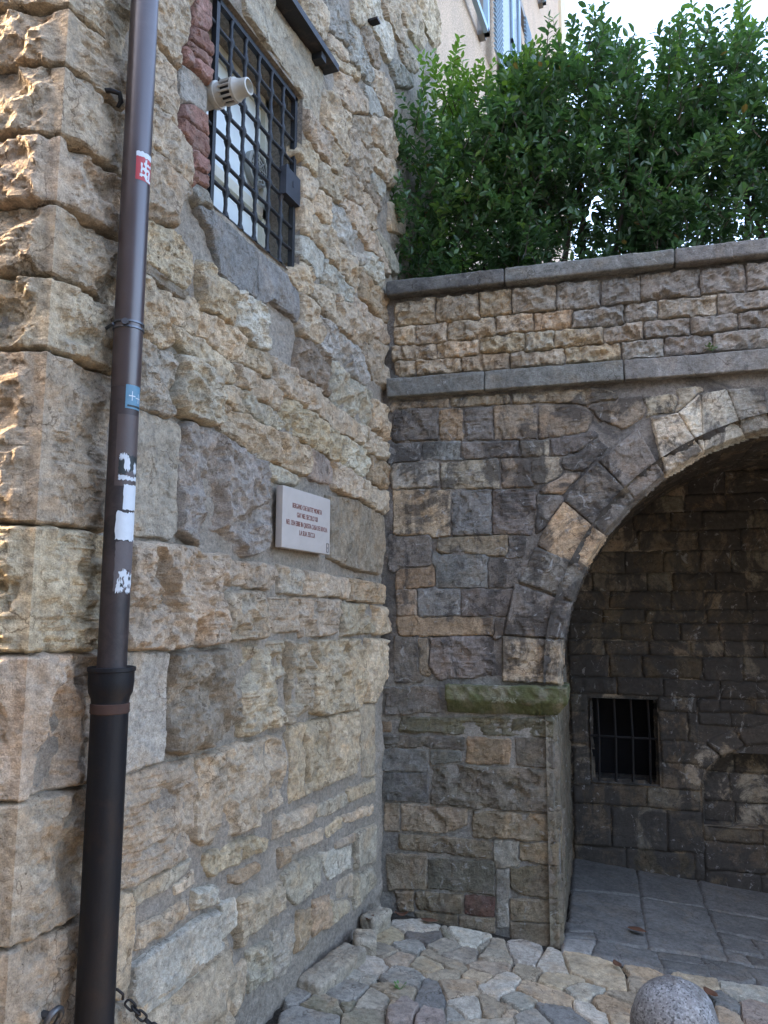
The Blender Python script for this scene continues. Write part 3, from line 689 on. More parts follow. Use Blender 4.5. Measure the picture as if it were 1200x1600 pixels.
DATA_G = """
W .102,-.129 .215,-.044 .310,-.052 .327,-.103 .268,-.177 .129,-.191
Y .073,-.229 .129,-.200 .196,-.266 .197,-.332 .097,-.397
N .215,-.212 .346,-.108 .369,-.161 .328,-.262 .223,-.265
W .367,-.032 .574,-.008 .577,-.048 .538,-.165 .475,-.189 .406,-.102
m .340,-.068 .361,-.036 .461,-.174 .391,-.154
G .348,-.304 .386,-.191 .477,-.220 .458,-.287 .411,-.333
S .188,-.353 .276,-.279 .327,-.318 .318,-.408 .239,-.407
G .070,-.415 .230,-.420 .207,-.496 .183,-.526 .114,-.519
T .221,-.523 .240,-.444 .317,-.424 .317,-.540 .241,-.575
W .056,-.651 .088,-.497 .245,-.601 .255,-.649 .184,-.708
T .332,-.362 .367,-.339 .456,-.386 .561,-.399 .557,-.450 .453,-.425 .352,-.402
T .331,-.517 .351,-.417 .456,-.437 .455,-.501 .424,-.549
T .431,-.571 .471,-.505 .549,-.476 .545,-.546 .478,-.575
G .431,-.336 .498,-.222 .579,-.209 .557,-.351 .452,-.352
G .598,-.258 .604,-.048 .659,-.028 .729,-.225 .644,-.288
T .576,-.375 .637,-.299 .730,-.255 .746,-.330 .691,-.379 .593,-.392
Y .574,-.467 .602,-.414 .689,-.421 .664,-.497 .598,-.499
Y .503,-.585 .623,-.523 .663,-.594 .581,-.712
S .251,-.672 .279,-.565 .362,-.568 .421,-.604 .430,-.701 .329,-.721
B .425,-.608 .492,-.618 .576,-.780 .525,-.851 .477,-.858
T .257,-.792 .351,-.707 .423,-.706 .427,-.825 .367,-.821
G .258,-.981 .257,-.822 .358,-.850 .371,-.956
Y .360,-.901 .360,-.849 .405,-.850 .384,-.938
P .404,-.975 .417,-.866 .496,-.891 .503,-.994 .440,-1.053
P .515,-.966 .517,-.878 .600,-.876 .608,-.951 .544,-1.010
W .586,-.750 .643,-.661 .684,-.654 .719,-.743 .681,-.816 .635,-.772
T .695,-.617 .714,-.592 .833,-.627 .840,-.685 .764,-.766 .731,-.713
W .677,-.547 .744,-.345 .820,-.379 .805,-.499 .757,-.590 .709,-.583
S .592,-.787 .616,-.783 .672,-.832 .619,-.875
S .519,-.866 .577,-.802 .605,-.857 .533,-.874
G .640,-.890 .857,-.736 .883,-.856 .669,-.985
W .679,-.031 .745,.029 .831,.011 .844,-.098 .840,-.191 .773,-.197 .730,-.157
W .890,.018 .928,.002 .993,-.201 .899,-.232 .867,-.188
T .774,-.305 .785,-.226 .883,-.242 .869,-.341 .832,-.351
Y .966,.019 1.033,.055 1.207,.014 1.264,-.146 1.257,-.209 1.192,-.237 1.029,-.164
Y .900,-.335 .912,-.252 .995,-.213 1.070,-.227 1.020,-.319 .974,-.361
Y .814,-.461 .829,-.380 .978,-.384 1.051,-.420 1.053,-.473 .949,-.513
W 1.028,-.340 1.067,-.270 1.173,-.249 1.150,-.321 1.088,-.403
S .777,-.578 .811,-.501 .915,-.523 .871,-.638
T .768,-.614 .866,-.664 .797,-.734
S .866,-.681 .927,-.615 1.007,-.677 .971,-.783 .912,-.808
B .933,-.547 1.061,-.522 1.142,-.595 1.135,-.684 1.030,-.701
W 1.073,-.437 1.144,-.435 1.192,-.481 1.227,-.543 1.183,-.570 1.104,-.524
O 1.146,-.336 1.179,-.303 1.309,-.345 1.309,-.421 1.183,-.446
T 1.188,-.285 1.228,-.228 1.325,-.225 1.323,-.282 1.251,-.302
Y 1.255,.045 1.357,.081 1.434,.037 1.405,-.017 1.292,-.025
T 1.272,-.100 1.310,-.028 1.383,-.057 1.316,-.205 1.286,-.179
Y 1.467,.115 1.651,.153 1.660,.083 1.620,-.002 1.567,-.029 1.486,.035
B 1.620,-.016 1.665,.032 1.745,-.046 1.736,-.131 1.671,-.110
T 1.641,-.165 1.671,-.116 1.735,-.149 1.759,-.220 1.751,-.360 1.657,-.417
P 1.761,-.036 1.801,.014 1.895,.010 1.869,-.289 1.769,-.270
S 1.667,.135 1.730,.161 1.994,.218 1.980,.080 1.706,.045
Y 1.230,-.486 1.278,-.434 1.346,-.471 1.316,-.596 1.253,-.592
T 1.335,-.293 1.438,-.180 1.493,-.238 1.395,-.441
G 1.491,-.121 1.559,-.073 1.651,-.171 1.640,-.401 1.521,-.419
S .073,-.824 .086,-.716 .224,-.729 .237,-.773 .134,-.786
S .044,-.925 .088,-.822 .228,-.810 .223,-.904 .210,-.954 .103,-.949
S -.041,-1.027 -.044,-.905 .030,-.884 .056,-1.066 .005,-1.109
m .061,-1.092 .079,-.982 .163,-1.000 .217,-1.051 .156,-1.088
S .034,-1.190 .056,-1.111 .225,-1.100 .277,-1.221 .098,-1.329
m .250,-1.074 .263,-1.006 .368,-.969 .413,-1.115 .289,-1.189
m .203,-1.004 .234,-.962 .252,-1.046
G .582,-.144 .591,-.064 .602,-.082 .589,-.233
"""
DATA_F = """
g .931,.168 1.080,.249 1.077,.083 .948,.055
g 1.090,.247 1.374,.292 1.420,.114 1.084,.080
g 1.383,.298 1.581,.362 1.622,.280 1.395,.226
g 1.399,.213 1.622,.265 1.631,.162 1.429,.112
g 1.593,.354 1.784,.399 1.833,.254 1.756,.177 1.637,.180
g 1.795,.383 2.017,.427 1.996,.232 1.859,.228
g 1.703,.530 1.797,.517 1.832,.414 1.719,.396
g 1.809,.525 1.863,.528 2.030,.557 2.019,.451 1.839,.426
g .925,.434 .877,.876 1.248,1.020 1.332,.322 1.094,.267 1.050,.369
g 1.263,1.008 1.624,1.081 1.714,.408 1.342,.320
g 1.638,1.058 2.093,1.140 2.057,.803 1.676,.785
g 1.682,.761 1.836,.763 1.891,.578 1.707,.541
g 1.848,.762 2.054,.775 2.034,.590 1.903,.577
g .789,1.589 1.176,1.650 1.250,1.056 .869,.906
g 1.196,1.664 1.562,1.704 1.618,1.109 1.265,1.043
g 1.582,1.718 2.165,1.816 2.097,1.183 1.631,1.086
g .910,.396 1.028,.409 1.056,.346 .943,.289
g .925,.250 1.057,.329 1.080,.275 .933,.195
"""

# ------------------------------------------------------------ ground
def build_ground():
    xs = np.concatenate([np.linspace(-400, -12, 10), np.linspace(-10, 10, 60), np.linspace(12, 400, 10)]); ys = np.concatenate([np.linspace(-400, -12, 10), np.linspace(-10, 10, 60), np.linspace(12, 400, 10)])
    U, V = np.meshgrid(xs, ys, indexing='ij'); Zz = ground_z(U) - 0.022
    X = np.stack([U, V, Zz], -1); I = np.arange(U.size).reshape(U.shape); q = np.stack([I[:-1, :-1], I[1:, :-1], I[1:, 1:], I[:-1, 1:]], -1).reshape(-1, 4)
    put('ground', np_mesh('ground', X.reshape(-1, 3), q, True), M_SOIL)['kind'] = 'structure'
build_ground()

# ------------------------------------------------------------ the stone house (left)
W0, W1, WZ0, WZ1 = -1.86, -1.095, 3.09, 4.01      # window opening
house = empty('stone_house', (0, -2.3, 0), 'tall house of rough tan rock-faced stone with a barred window and pale plaque', 'building')
def build_house():
    A_END = 1.06; TOP = 9.6
    def hm(u, v): return -0.030 + fbm(u * 9, v * 9, 5, 6, 0.66) * 0.018 + sstep(1.1, 0.7, v) * 0.008 - 0.02 * sstep(.25, .6, fbm(u * 6, v * 6, 55, 4))
    sheet('mortar_bed', -2.56, A_END, -0.5, 6.3, 0.014, MAP_A, M_MORT, house, hm, [(W0, W1, WZ0, WZ1)])
    mpc = plane_map(CORNER, U_C, Z, N_C)
    sheet('mortar_bed', 0.0, 1.4, -0.5, 4.2, 0.03, mpc, M_MORT, house, lambda u, v: -0.02 + fbm(u * 7, v * 7, 9, 4) * 0.012)
    # body behind the facing: side, top and the rear
    b = MB(); c = CORNER; o = Vector(c) + Vector((0, 0, -0.5)); ua = Vector((0, A_END + 2.55, 0)); back = Vector(U_C) * 8
    inset = Vector((-0.06, 0.02, 0))
    def quad(p, q, r, s): b.add([p, q, r, s], [(0, 1, 2, 3)])
    z0, z1 = 6.3, TOP
    pA0 = Vector((-0.03, -2.56, z0)); pA1 = Vector((-0.03, A_END, z0)); up = Vector((0, 0, TOP - z0))
    cc0 = Vector(c) + Vector(U_C) * 8
    # rear/side walls of the house so that it is a closed solid that shades the corner
    quad(Vector((cc0.x, cc0.y, -0.5)), Vector((cc0.x, A_END + 1, -0.5)), Vector((cc0.x, A_END + 1, TOP)), Vector((cc0.x, cc0.y, TOP)))
    quad(Vector((-0.07, A_END, -0.5)), Vector((cc0.x, A_END + 1, -0.5)), Vector((cc0.x, A_END + 1, TOP)), Vector((-0.07, A_END, TOP)))
    quad(Vector((-0.05, -2.56, TOP)), Vector((-0.05, A_END, TOP)), Vector((cc0.x, A_END + 1, TOP)), Vector((cc0.x, cc0.y, TOP)))
    b.build('rear_wall', M_MORT, house)
    # facing outside the picture: coarse joined masonry
    def masonry(name, u0, u1, v0, v1, mp, seed, hr=(0.18, 0.3), wr=(0.25, 0.6), skip=(), res=0.035):
        polys = courses(u0, u1, v0, v1, hr, wr, seed, 0.02, skip); tmp = []
        for i, p in enumerate(polys):
            o = stone('t', p, mp, None, None, None, 'r', 0.03, res, seed * 100 + i)
            if o: tmp.append(o)
        Vv = []; Ff = []; n = 0
        for o in tmp:
            me = o.data; v = np.empty(len(me.vertices) * 3, np.float32); me.vertices.foreach_get('co', v); f = np.empty(len(me.loops), np.int32); me.loops.foreach_get('vertex_index', f)
            Vv.append(v.reshape(-1, 3)); Ff.append(f.reshape(-1, 4) + n); n += len(me.vertices); bpy.data.objects.remove(o); bpy.data.meshes.remove(me)
        o = put(name, np_mesh(name, np.concatenate(Vv), np.concatenate(Ff)), M_ROCK, house, PAL['T']); o['kind'] = 'stuff'
    sheet('mortar_bed', -2.56, A_END, 6.29, TOP, 0.3, MAP_A, M_MORT, house, lambda u, v: -0.02 + 0 * u)
    sheet('mortar_bed', 0.0, 8.0, 4.19, TOP, 0.4, mpc, M_MORT, house, lambda u, v: -0.02 + 0 * u)
    sheet('mortar_bed', 1.39, 8.0, -0.5, 4.2, 0.4, mpc, M_MORT, house, lambda u, v: -0.02 + 0 * u)
    masonry('masonry', 0.42, 3.0, -0.3, 4.2, mpc, 71)
    masonry('masonry', -2.2, A_END - 0.02, 6.25, 8.2, MAP_A, 72)
    masonry('masonry', -2.2, -1.0, 4.42, 6.3, MAP_A, 73, skip=[(-1.4, -0.8, 4.2, 4.46)])
    masonry('masonry', -2.2, -1.5, -0.2, 0.36, MAP_A, 74)
    # traced facing
    LA = parse(DATA_A); obst = [[(W0, WZ0), (W1, WZ0), (W1, WZ1), (W0, WZ1)], [(-1.29, 1.81), (-.81, 1.81), (-.81, 2.085), (-1.29, 2.085)], [(A_END - .005, -1), (A_END + 1, -1), (A_END + 1, 9), (A_END - .005, 9)], [(-2.8, -.3), (-2.3, -.3), (-2.3, 4.3), (-2.8, 4.3)]]
    polysA = [l[3] for l in LA] + obst
    for i, (c_, s_, h_, poly) in enumerate(LA):
        cu, cv = np.mean(poly, 0); P = (0, cu, cv); nm = 'brick' if s_ == 'k' else 'stone'
        small = area(poly) < 0.02
        bs = {'k': 0.0, 's': -0.012}.get(s_, -0.016) + float(RNG.normal(0, 0.006 if not small else 0.004))
        stone(nm, poly, MAP_A, M_BRICK if c_ == 'R' else M_ROCK, house, tint(c_), s_, h_ * (0.7 if small else 0.9), px_res(P, 1.6), 300 + i * 7, base=bs, smooth=False, nb=near_polys(polysA, i), grow=0.034 if cv > 1.95 else 0.007, gap=0.010 if cv > 1.95 else 0.016)
    # quoins wrapping the corner
    zq = [0.06, 0.38, 0.702, 1.055, 1.43, 1.775, 2.262, 2.473, 2.69, 2.897, 3.118, 3.298, 3.52, 3.76, 4.0, 4.25]
    la = [.30, .28, .27, .29, .30, .26, .26, .27, .255, .25, .235, .25, .3, .26, .3]
    hh = [.025, .025, .03, .03, .035, .025, .035, .035, .035, .03, .03, .03, .03, .03, .03]
    cl = 'TTTTYTTTTTTTTTT'
    for i in range(len(zq) - 1):
        lc = 0.44 - 0.1 * (i % 2) + 0.05 * math.sin(i * 2.1); g = 0.015
        poly = [(-lc, zq[i] + g), (0, zq[i] + g * 0.8), (la[i], zq[i] + g), (la[i], zq[i + 1] - g), (0, zq[i + 1] - g * 0.8), (-lc, zq[i + 1] - g)]
        stone('quoin', poly, quoin_map, M_ROCK, house, tint(cl[i], 0.05), 'l' if i in (10, 4) else 'r', hh[i], px_res(CORNER + np.array([0, 0, zq[i]]), 1.7), 900 + i * 13, base=0.0, smooth=False, margin=0.035, quoin=True)
    # window recess
    b = MB(); x0, x1 = -0.02, -0.30
    def rv(p, q): b.add([(x0, *p), (x0, *q), (x1, *q), (x1, *p)], [(0, 1, 2, 3)])
    o = [(W0, WZ0), (W1, WZ0), (W1, WZ1), (W0, WZ1)]
    for i in range(4):
        (a0, b0), (a1, b1) = o[i], o[(i + 1) % 4]; n = 8
        for k in range(n):
            rv((a0 + (a1 - a0) * k / n, b0 + (b1 - b0) * k / n), (a0 + (a1 - a0) * (k + 1) / n, b0 + (b1 - b0) * (k + 1) / n))
    b.build('window_reveal', M_MORT, house)
    dk = plain('room_shade', (0.012, 0.012, 0.013), 0.9)
    MB().box((-0.34, W0 - .1, WZ0 - .1), (0.02, 0, 0), (0, W1 - W0 + .2, 0), (0, 0, WZ1 - WZ0 + .2)).build('room_shade_board', dk, house)  # near-black board: the unlit room painted as colour behind the panes
    # window: cream frame, pale panes, round vent
    cream = plain('cream_paint', (0.66, 0.64, 0.53), 0.5, var=0.15); x = -0.215
    glass, nt, bs, nd, ln = mat_new('window_pane'); bs.inputs['Base Color'].default_value = (0.55, 0.66, 0.68, 1); bs.inputs['Roughness'].default_value = 0.1; bs.inputs['Specular IOR Level'].default_value = 0.6
    pos = nd.new('ShaderNodeNewGeometry').outputs['Position']
    ln.new(mix(nt, tex(nt, pos, 5, 4, 0.6), (0.74, 0.82, 0.83), (0.86, 0.90, 0.90)), bs.inputs['Base Color'])
    fr = MB(); fw = 0.05
    win = empty('window', (x, (W0 + W1) / 2, WZ0)); win.parent = house; win.matrix_parent_inverse = Matrix.Translation(house.location).inverted()
    for (a, b_, c_, d_) in ((W0, W1, WZ0, WZ0 + fw), (W0, W1, WZ1 - fw, WZ1), (W0, W0 + fw, WZ0, WZ1), (W1 - 0.05, W1, WZ0, WZ1), (W0, W1, 3.40, 3.45)):
        fr.box((x - .03, a, c_), (0.05, 0, 0), (0, b_ - a, 0), (0, 0, d_ - c_))
    def child(o): o.parent = win; o.matrix_parent_inverse = Matrix.Translation(Vector(house.location) * 0 + Vector(win.location)).inverted(); return o
    child(fr.build('frame', cream))
    for c_, d_ in ((WZ0 + fw, 3.40), (3.45, WZ1 - fw)):
        child(MB().box((x - .012, W0 + fw, c_), (0.006, 0, 0), (0, W1 - W0 - fw - 0.05, 0), (0, 0, d_ - c_)).build('pane', glass))
    vent = MB(); vc = Vector((x + 0.02, -1.205, 3.615)); vg = plain('vent_plastic', (0.30, 0.30, 0.27), 0.5)
    vent.lathe(vc - Vector((0.02, 0, 0)), [(0, 0.085), (0.028, 0.085), (0.035, 0.075), (0.03, 0.068), (0.012, 0.066)], 28, (1, 0, 0))
    for r_ in (0.055, 0.036, 0.018):
        vent.lathe(vc + Vector((-0.006, 0, 0)), [(0, r_), (0.015, r_), (0.015, r_ - 0.008), (0, r_ - 0.008)], 24, (1, 0, 0))
    for k in range(4):
        a = k * math.pi / 4; e = Vector((0, math.cos(a), math.sin(a))) * 0.066; vent.box(vc - e + Vector((0.004, 0, 0)), e * 2, Vector((0.008, 0, 0)), Vector((0, -math.sin(a), math.cos(a))) * 0.006)
    child(vent.build('vent', vg, None, True))
    # forged grille
    iron = plain('forged_iron', (0.010, 0.010, 0.012), 0.55, 0.0, 0.4, 40, 0.4, rust=(0.06, 0.035, 0.025), rustf=(0.6, 0.75))
    gr = empty('window_grille', (-0.05, -1.44, 3.1)); gr.parent = house; gr.matrix_parent_inverse = Matrix.Translation(house.location).inverted()
    def gch(o): o.parent = gr; o.matrix_parent_inverse = Matrix.Translation(gr.location).inverted(); return o
    g0, gz0, st = -1.778, 3.113, 0.1093
    for k in range(0, 7):
        y = g0 + st * k; pts = []; rad = []
        if k == 6 or k == 0: gch(MB().box((-0.062, y - .011, gz0 - .01), (0.024, 0, 0), (0, .022, 0), (0, 0, st * 8 + .02)).build('vertical_bar', iron)); continue
        for j in range(8 * 8 + 1):
            z = gz0 + st * j / 8; pts.append((-0.05, y + 0.0012 * math.sin(j * 1.7 + k), z)); rad.append(0.0085 + (0.008 if j % 8 == 0 else 0.0045 if j % 8 in (1, 7) else 0) * (0 if j in (64,) else 1))
        gch(MB().tube(pts, rad, 10).build('vertical_bar', iron, None, True))
    for j in range(0, 9):
        z = gz0 + st * j
        if j == 8: gch(MB().box((-0.062, g0 - .01, z - .011), (0.024, 0, 0), (0, st * 6 + .02, 0), (0, 0, .022)).build('horizontal_bar', iron)); continue
        gch(MB().tube([(-0.05, g0 - 0.06 + (st * 6 + 0.06) * k / 20, z + 0.0015 * math.sin(k * 1.3 + j)) for k in range(21)], 0.0085, 10).build('horizontal_bar', iron, None, True))
    lk = MB().box((-0.045, -1.245, 3.44), (0.03, 0, 0), (0, 0.135, 0), (0, 0, 0.135)); lk.box((-0.014, -1.185, 3.50), (0.003, 0, 0), (0, 0.008, 0), (0, 0, 0.03)); lk.lathe((-0.03, -1.225, 3.575), [(0, 0.015), (0.012, 0.015)], 12, (1, 0, 0))
    gch(lk.build('lock_box', plain('lock_iron', (0.06, 0.06, 0.07), 0.5, 0.6, 0.3, 20)))
    # dark metal ledge over the window
    lm = plain('ledge_metal', (0.016, 0.016, 0.018), 0.6, 0.0, 0.4, 20, 0.3, rust=(0.07, 0.05, 0.04))
    lg = MB().box((-0.03, -1.95, 4.30), (0.085, 0, 0), (0, 1.10, 0), (0, 0, 0.014)); lg.box((0.041, -1.95, 4.314), (0.014, 0, 0), (0, 1.10, 0), (0, 0, 0.022)); lg.box((-0.03, -1.02, 4.262), (0.07, 0, 0), (0, 0.05, 0), (0, 0, 0.037)); lg.box((-0.03, -1.75, 4.262), (0.07, 0, 0), (0, 0.05, 0), (0, 0, 0.037))
    lg.build('metal_ledge', lm, house)
build_house()

# ------------------------------------------------------------ arch wall (right)
UC, ZC, RA, DEP = 2.288, 1.18, 1.349, 1.40        # arch centre, radius, alcove depth
UJ = UC - RA; UJ2 = UC + RA
wall = empty('arch_wall', tuple(U_B * 0.5), 'sooty retaining wall with a round-arched alcove, slate string course and coping', 'wall')
def b_at(u, z, out=0.0): return U_B * u + N_B * out + Z * z
def build_arch():
    UR = 5.2
    hb = lambda u, v: -0.009 + fbm(u * 10, v * 10, 21, 6, 0.68) * np.where(v < 1.15, 0.007, 0.013) + sstep(2.9, 2.95, v) * -0.006 - 0.022 * sstep(UJ - .04, UJ, u) * (u < UJ + .001) * (v < 1.2)
    sheet('mortar_bed', -0.04, UJ, -0.6, 1.2, 0.014, MAP_B, M_MORTP, wall, hb)
    sheet('mortar_bed', -0.04, UJ, 1.2, 3.45, 0.014, MAP_B, M_MORTB, wall, hb)
    sheet('mortar_bed', UJ2, UR, -0.6, 3.45, 0.06, MAP_B, M_MORTB, wall, hb)
    th = np.linspace(math.pi, 0, 120); nu, nv = len(th), 60; au = UC + RA * np.cos(th); az = ZC + RA * np.sin(th); t = np.linspace(0, 1, nv) ** 1.3
    U = np.repeat(au[:, None], nv, 1); V = az[:, None] + (3.45 - az[:, None]) * t; X = MAP_B(U, V, hb(U, V)); I = np.arange(U.size).reshape(U.shape)
    q = np.stack([I[:-1, :-1], I[1:, :-1], I[1:, 1:], I[:-1, 1:]], -1).reshape(-1, 4); put('mortar_bed', np_mesh('mortar_bed', X.reshape(-1, 3), q), M_MORTB, wall)
    # facing stones, traced; mirrored beyond the picture
    B = parse(DATA_B)
    ring = [(UC + RA * math.cos(t_), ZC + RA * math.sin(t_)) for t_ in np.linspace(math.pi, 0, 40)] + [(UJ2, -1), (UJ, -1)]
    polysB = [l[3] for l in B] + [l[3] for l in parse(DATA_V)] + [ring, [(-.5, 2.79), (6, 2.79), (6, 2.915), (-.5, 2.915)], [(-.5, 3.415), (6, 3.415), (6, 4), (-.5, 4)], [(.345, 1.0), (1.0, 1.0), (1.0, 1.15), (.345, 1.15)]]
    for i, (c_, s_, h_, poly) in enumerate(B):
        cu, cv = np.mean(poly, 0); m = M_PALE if cv > 2.92 else (M_SOOT if cv > 1.16 else M_LOWER)
        stone('stone', poly, MAP_B, m, wall, tint(c_, 0.08, 0.85 if c_ in 'OYW' and cv < 2.9 else 1.0), s_, h_ * (1.25 if cv > 2.92 else 1.0), px_res(b_at(cu, cv), 1.6), 2000 + i * 7, base=-0.010 if cv > 2.92 else -0.005, edge=0.006, smooth=False, nb=near_polys(polysB, i), grow=0.028 if cv > 1.16 else 0.012, gap=0.010 if cv > 1.16 else 0.012)
    for i, (c_, s_, h_, poly) in enumerate(parse(DATA_V)):
        poly = [(q if np.hypot(q[0] - UC, q[1] - ZC) > RA + 0.06 else (UC + (q[0] - UC) * (RA - .006) / np.hypot(q[0] - UC, q[1] - ZC), ZC + (q[1] - ZC) * (RA - .006) / np.hypot(q[0] - UC, q[1] - ZC))) for q in poly]
        cu, cv = np.mean(poly, 0)
        stone('voussoir', poly, MAP_B, M_SOOT, wall, tint(c_, 0.08, 1.25), s_, h_ * 0.9, px_res(b_at(cu, cv), 1.6), 3000 + i * 7, base=0.006, edge=0.003, smooth=False)
    # rest of the arch ring and wall out of the picture
    a = math.radians(88)
    k = 0
    while a > 0.05:
        w = random.uniform(0.12, 0.2); a2 = max(0.0, a - w); ro = RA + random.uniform(0.22, 0.34); g = 0.006
        if UC + RA * math.cos(a2) > 2.06:
            poly = [(UC + r_ * math.cos(t_), ZC + r_ * math.sin(t_)) for r_, t_ in ((RA + .004, a - g), (ro, a - g), (ro, a2 + g), (RA + .004, a2 + g))]
            stone('voussoir', poly, MAP_B, M_SOOT, wall, tint(random.choice('NNDGO'), 0.1), 'r', 0.014, 0.02, 3300 + k, base=0.0); k += 1
        a = a2
    ring = [(UJ - .02, UJ2 + .35, -1, 2.77)]
    for p in courses(2.36, UR, 2.93, 3.41, (0.09, 0.13), (0.16, 0.34), 81): stone('stone', p, MAP_B, M_PALE, wall, tint('g'), 'r', 0.025, 0.022, int(p[0][0] * 997), base=-0.008)
    for p in courses(UJ2 + 0.36, UR, -0.35, 2.78, (0.14, 0.24), (0.25, 0.5), 82): stone('stone', p, MAP_B, M_SOOT, wall, tint('D'), 's', 0.015, 0.03, int(p[0][0] * 991 + p[0][1] * 77), base=-0.005)
    # string course and coping slabs
    for k, (a, b) in enumerate(((0.0, .575), (.58, 1.335), (1.34, 2.10), (2.105, 2.9), (2.905, 3.8), (3.805, 5.0))):
        rough_box('string_course_slab', b_at((a + b) / 2, 2.853, 0.0), (U_B, N_B, Z), ((b - a) / 2, 0.045, 0.056), M_PALE, wall, tint('B', 0.08, 1.15 if k == 2 else 1.0), 0.008, 0.004, 0.014, 40 + k)
    for k, (a, b) in enumerate(((0.0, .70), (.704, 1.62), (1.624, 2.5), (2.504, 3.4), (3.404, 4.3), (4.304, 5.2))):
        rough_box('coping_slab', b_at((a + b) / 2, 3.462, -0.14), (U_B, N_B, Z), ((b - a) / 2, 0.20, 0.044), M_PALE, wall, tint('B', 0.08) if k else (0.13, 0.125, 0.115), 0.012, 0.004, 0.016, 60 + k)
    # mossy impost block, chamfered below, running past the pillar into the opening
    def tp(p):
        zz = np.clip((-p[..., 2] - 0.005) / 0.07, 0, 1); p = p.copy(); p[..., 1] -= zz * 0.05 * (p[..., 1] > 0); p[..., 0] -= zz * 0.055 * (p[..., 0] > 0.2); return p
    imp = rough_box('impost', b_at(0.672, 1.075, -0.10), (U_B, N_B, Z), (0.325, 0.155, 0.076), M_MOSS, wall, (0.20, 0.19, 0.12), 0.006, 0.010, 0.010, 90, tp)
    # scratched name on the impost
    cu = bpy.data.curves.new('scratched_name', 'FONT'); cu.body = 'ZAMPAK'; cu.size = 0.038; cu.align_x = 'CENTER'; cu.extrude = 0.003; cu.offset = -0.0004; cu.shear = 0.25; cu.space_character = 0.85
    text_mesh(cu, 'scratched_name', plain('scratch_pale', (0.24, 0.24, 0.16), 0.9, var=0.5, scale=90), wall, b_at(0.665, 1.066, 0.064), U_B, Z + N_B * 0.12)
    # jamb of the pillar
    jm = plane_map(b_at(UJ, 0), -N_B, Z, U_B)
    sheet('mortar_bed', 0.0, DEP, -0.6, 1.2, 0.03, jm, M_MORTP, wall, lambda u, v: -0.012 + fbm(u * 8, v * 8, 31, 3) * 0.008 - 0.022 * sstep(.04, 0, u))
    zs = [-0.22, 0.02, 0.2, 0.42, 0.66, 0.86, 1.0]
    for i in range(6):
        us = [0.012, random.uniform(.3, .55), random.uniform(.8, 1.0), DEP]
        for j in range(3):
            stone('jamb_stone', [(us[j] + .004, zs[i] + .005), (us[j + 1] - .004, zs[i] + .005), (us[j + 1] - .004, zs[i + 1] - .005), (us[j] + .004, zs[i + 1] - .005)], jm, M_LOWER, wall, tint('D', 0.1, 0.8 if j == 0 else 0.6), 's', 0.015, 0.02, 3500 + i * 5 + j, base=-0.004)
    jm2 = plane_map(b_at(UJ2, 0), -N_B, Z, -U_B)
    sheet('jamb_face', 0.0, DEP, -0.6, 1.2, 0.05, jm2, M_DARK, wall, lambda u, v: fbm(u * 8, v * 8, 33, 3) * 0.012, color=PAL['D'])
    # barrel vault
    def vm(u, v, h):      # u = arc length from the left springing, v = depth
        a = math.pi - u / RA; r = RA - h
        return U_B * (UC + r * np.cos(a))[..., None] + Z * (ZC + r * np.sin(a))[..., None] - N_B * v[..., None]
    L = math.pi * RA
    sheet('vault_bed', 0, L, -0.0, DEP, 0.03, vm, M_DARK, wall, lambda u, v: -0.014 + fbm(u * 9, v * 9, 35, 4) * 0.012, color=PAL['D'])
    u = 0.0; k = 0
    while u < L:
        w = random.uniform(0.09, 0.2); v = 0.0
        while v < DEP:
            d = random.uniform(0.3, 0.6) ; d2 = min(v + d, DEP)
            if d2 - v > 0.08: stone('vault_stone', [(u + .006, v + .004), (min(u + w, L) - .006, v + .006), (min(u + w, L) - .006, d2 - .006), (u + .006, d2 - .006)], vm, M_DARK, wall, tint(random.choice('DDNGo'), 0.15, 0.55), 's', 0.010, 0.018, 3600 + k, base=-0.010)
            v = d2; k += 1
        u += w
    # back wall of the alcove with the barred opening and the low blocked arch
    mb = MAP_B_AT(DEP); X0, X1, Y0, Y1 = 1.083, 1.527, 0.385, 0.955
    NU, NZ0, NR = 2.35, 0.15, 0.565                # blocked arch: centre, floor, radius (flattened)
    hk = lambda u, v: -0.012 + fbm(u * 8, v * 8, 41, 4, 0.6) * 0.012
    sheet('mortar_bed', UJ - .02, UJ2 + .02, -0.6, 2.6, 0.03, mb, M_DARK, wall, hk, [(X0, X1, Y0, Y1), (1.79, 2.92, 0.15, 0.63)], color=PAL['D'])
    for i, p in enumerate(courses(UJ + .01, UJ2, 0.98, 2.55, (0.09, 0.17), (0.16, 0.42), 83)):
        cu_, cv_ = np.mean(p, 0)
        if (cu_ - UC) ** 2 + (cv_ - ZC) ** 2 > (RA - .02) ** 2 and cv_ > ZC: continue
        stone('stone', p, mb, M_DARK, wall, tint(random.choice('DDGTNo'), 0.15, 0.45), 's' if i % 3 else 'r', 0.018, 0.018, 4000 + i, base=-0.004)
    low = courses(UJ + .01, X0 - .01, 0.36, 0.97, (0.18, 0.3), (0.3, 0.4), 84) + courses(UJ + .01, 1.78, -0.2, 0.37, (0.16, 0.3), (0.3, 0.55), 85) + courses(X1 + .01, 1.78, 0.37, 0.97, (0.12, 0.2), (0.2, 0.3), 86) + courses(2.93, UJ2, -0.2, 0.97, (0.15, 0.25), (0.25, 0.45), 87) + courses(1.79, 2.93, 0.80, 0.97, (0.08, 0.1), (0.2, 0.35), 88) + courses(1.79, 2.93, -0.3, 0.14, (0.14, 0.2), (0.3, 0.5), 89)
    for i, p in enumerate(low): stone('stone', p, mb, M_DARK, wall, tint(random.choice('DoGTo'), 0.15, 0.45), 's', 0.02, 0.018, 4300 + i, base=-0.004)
    n = 9
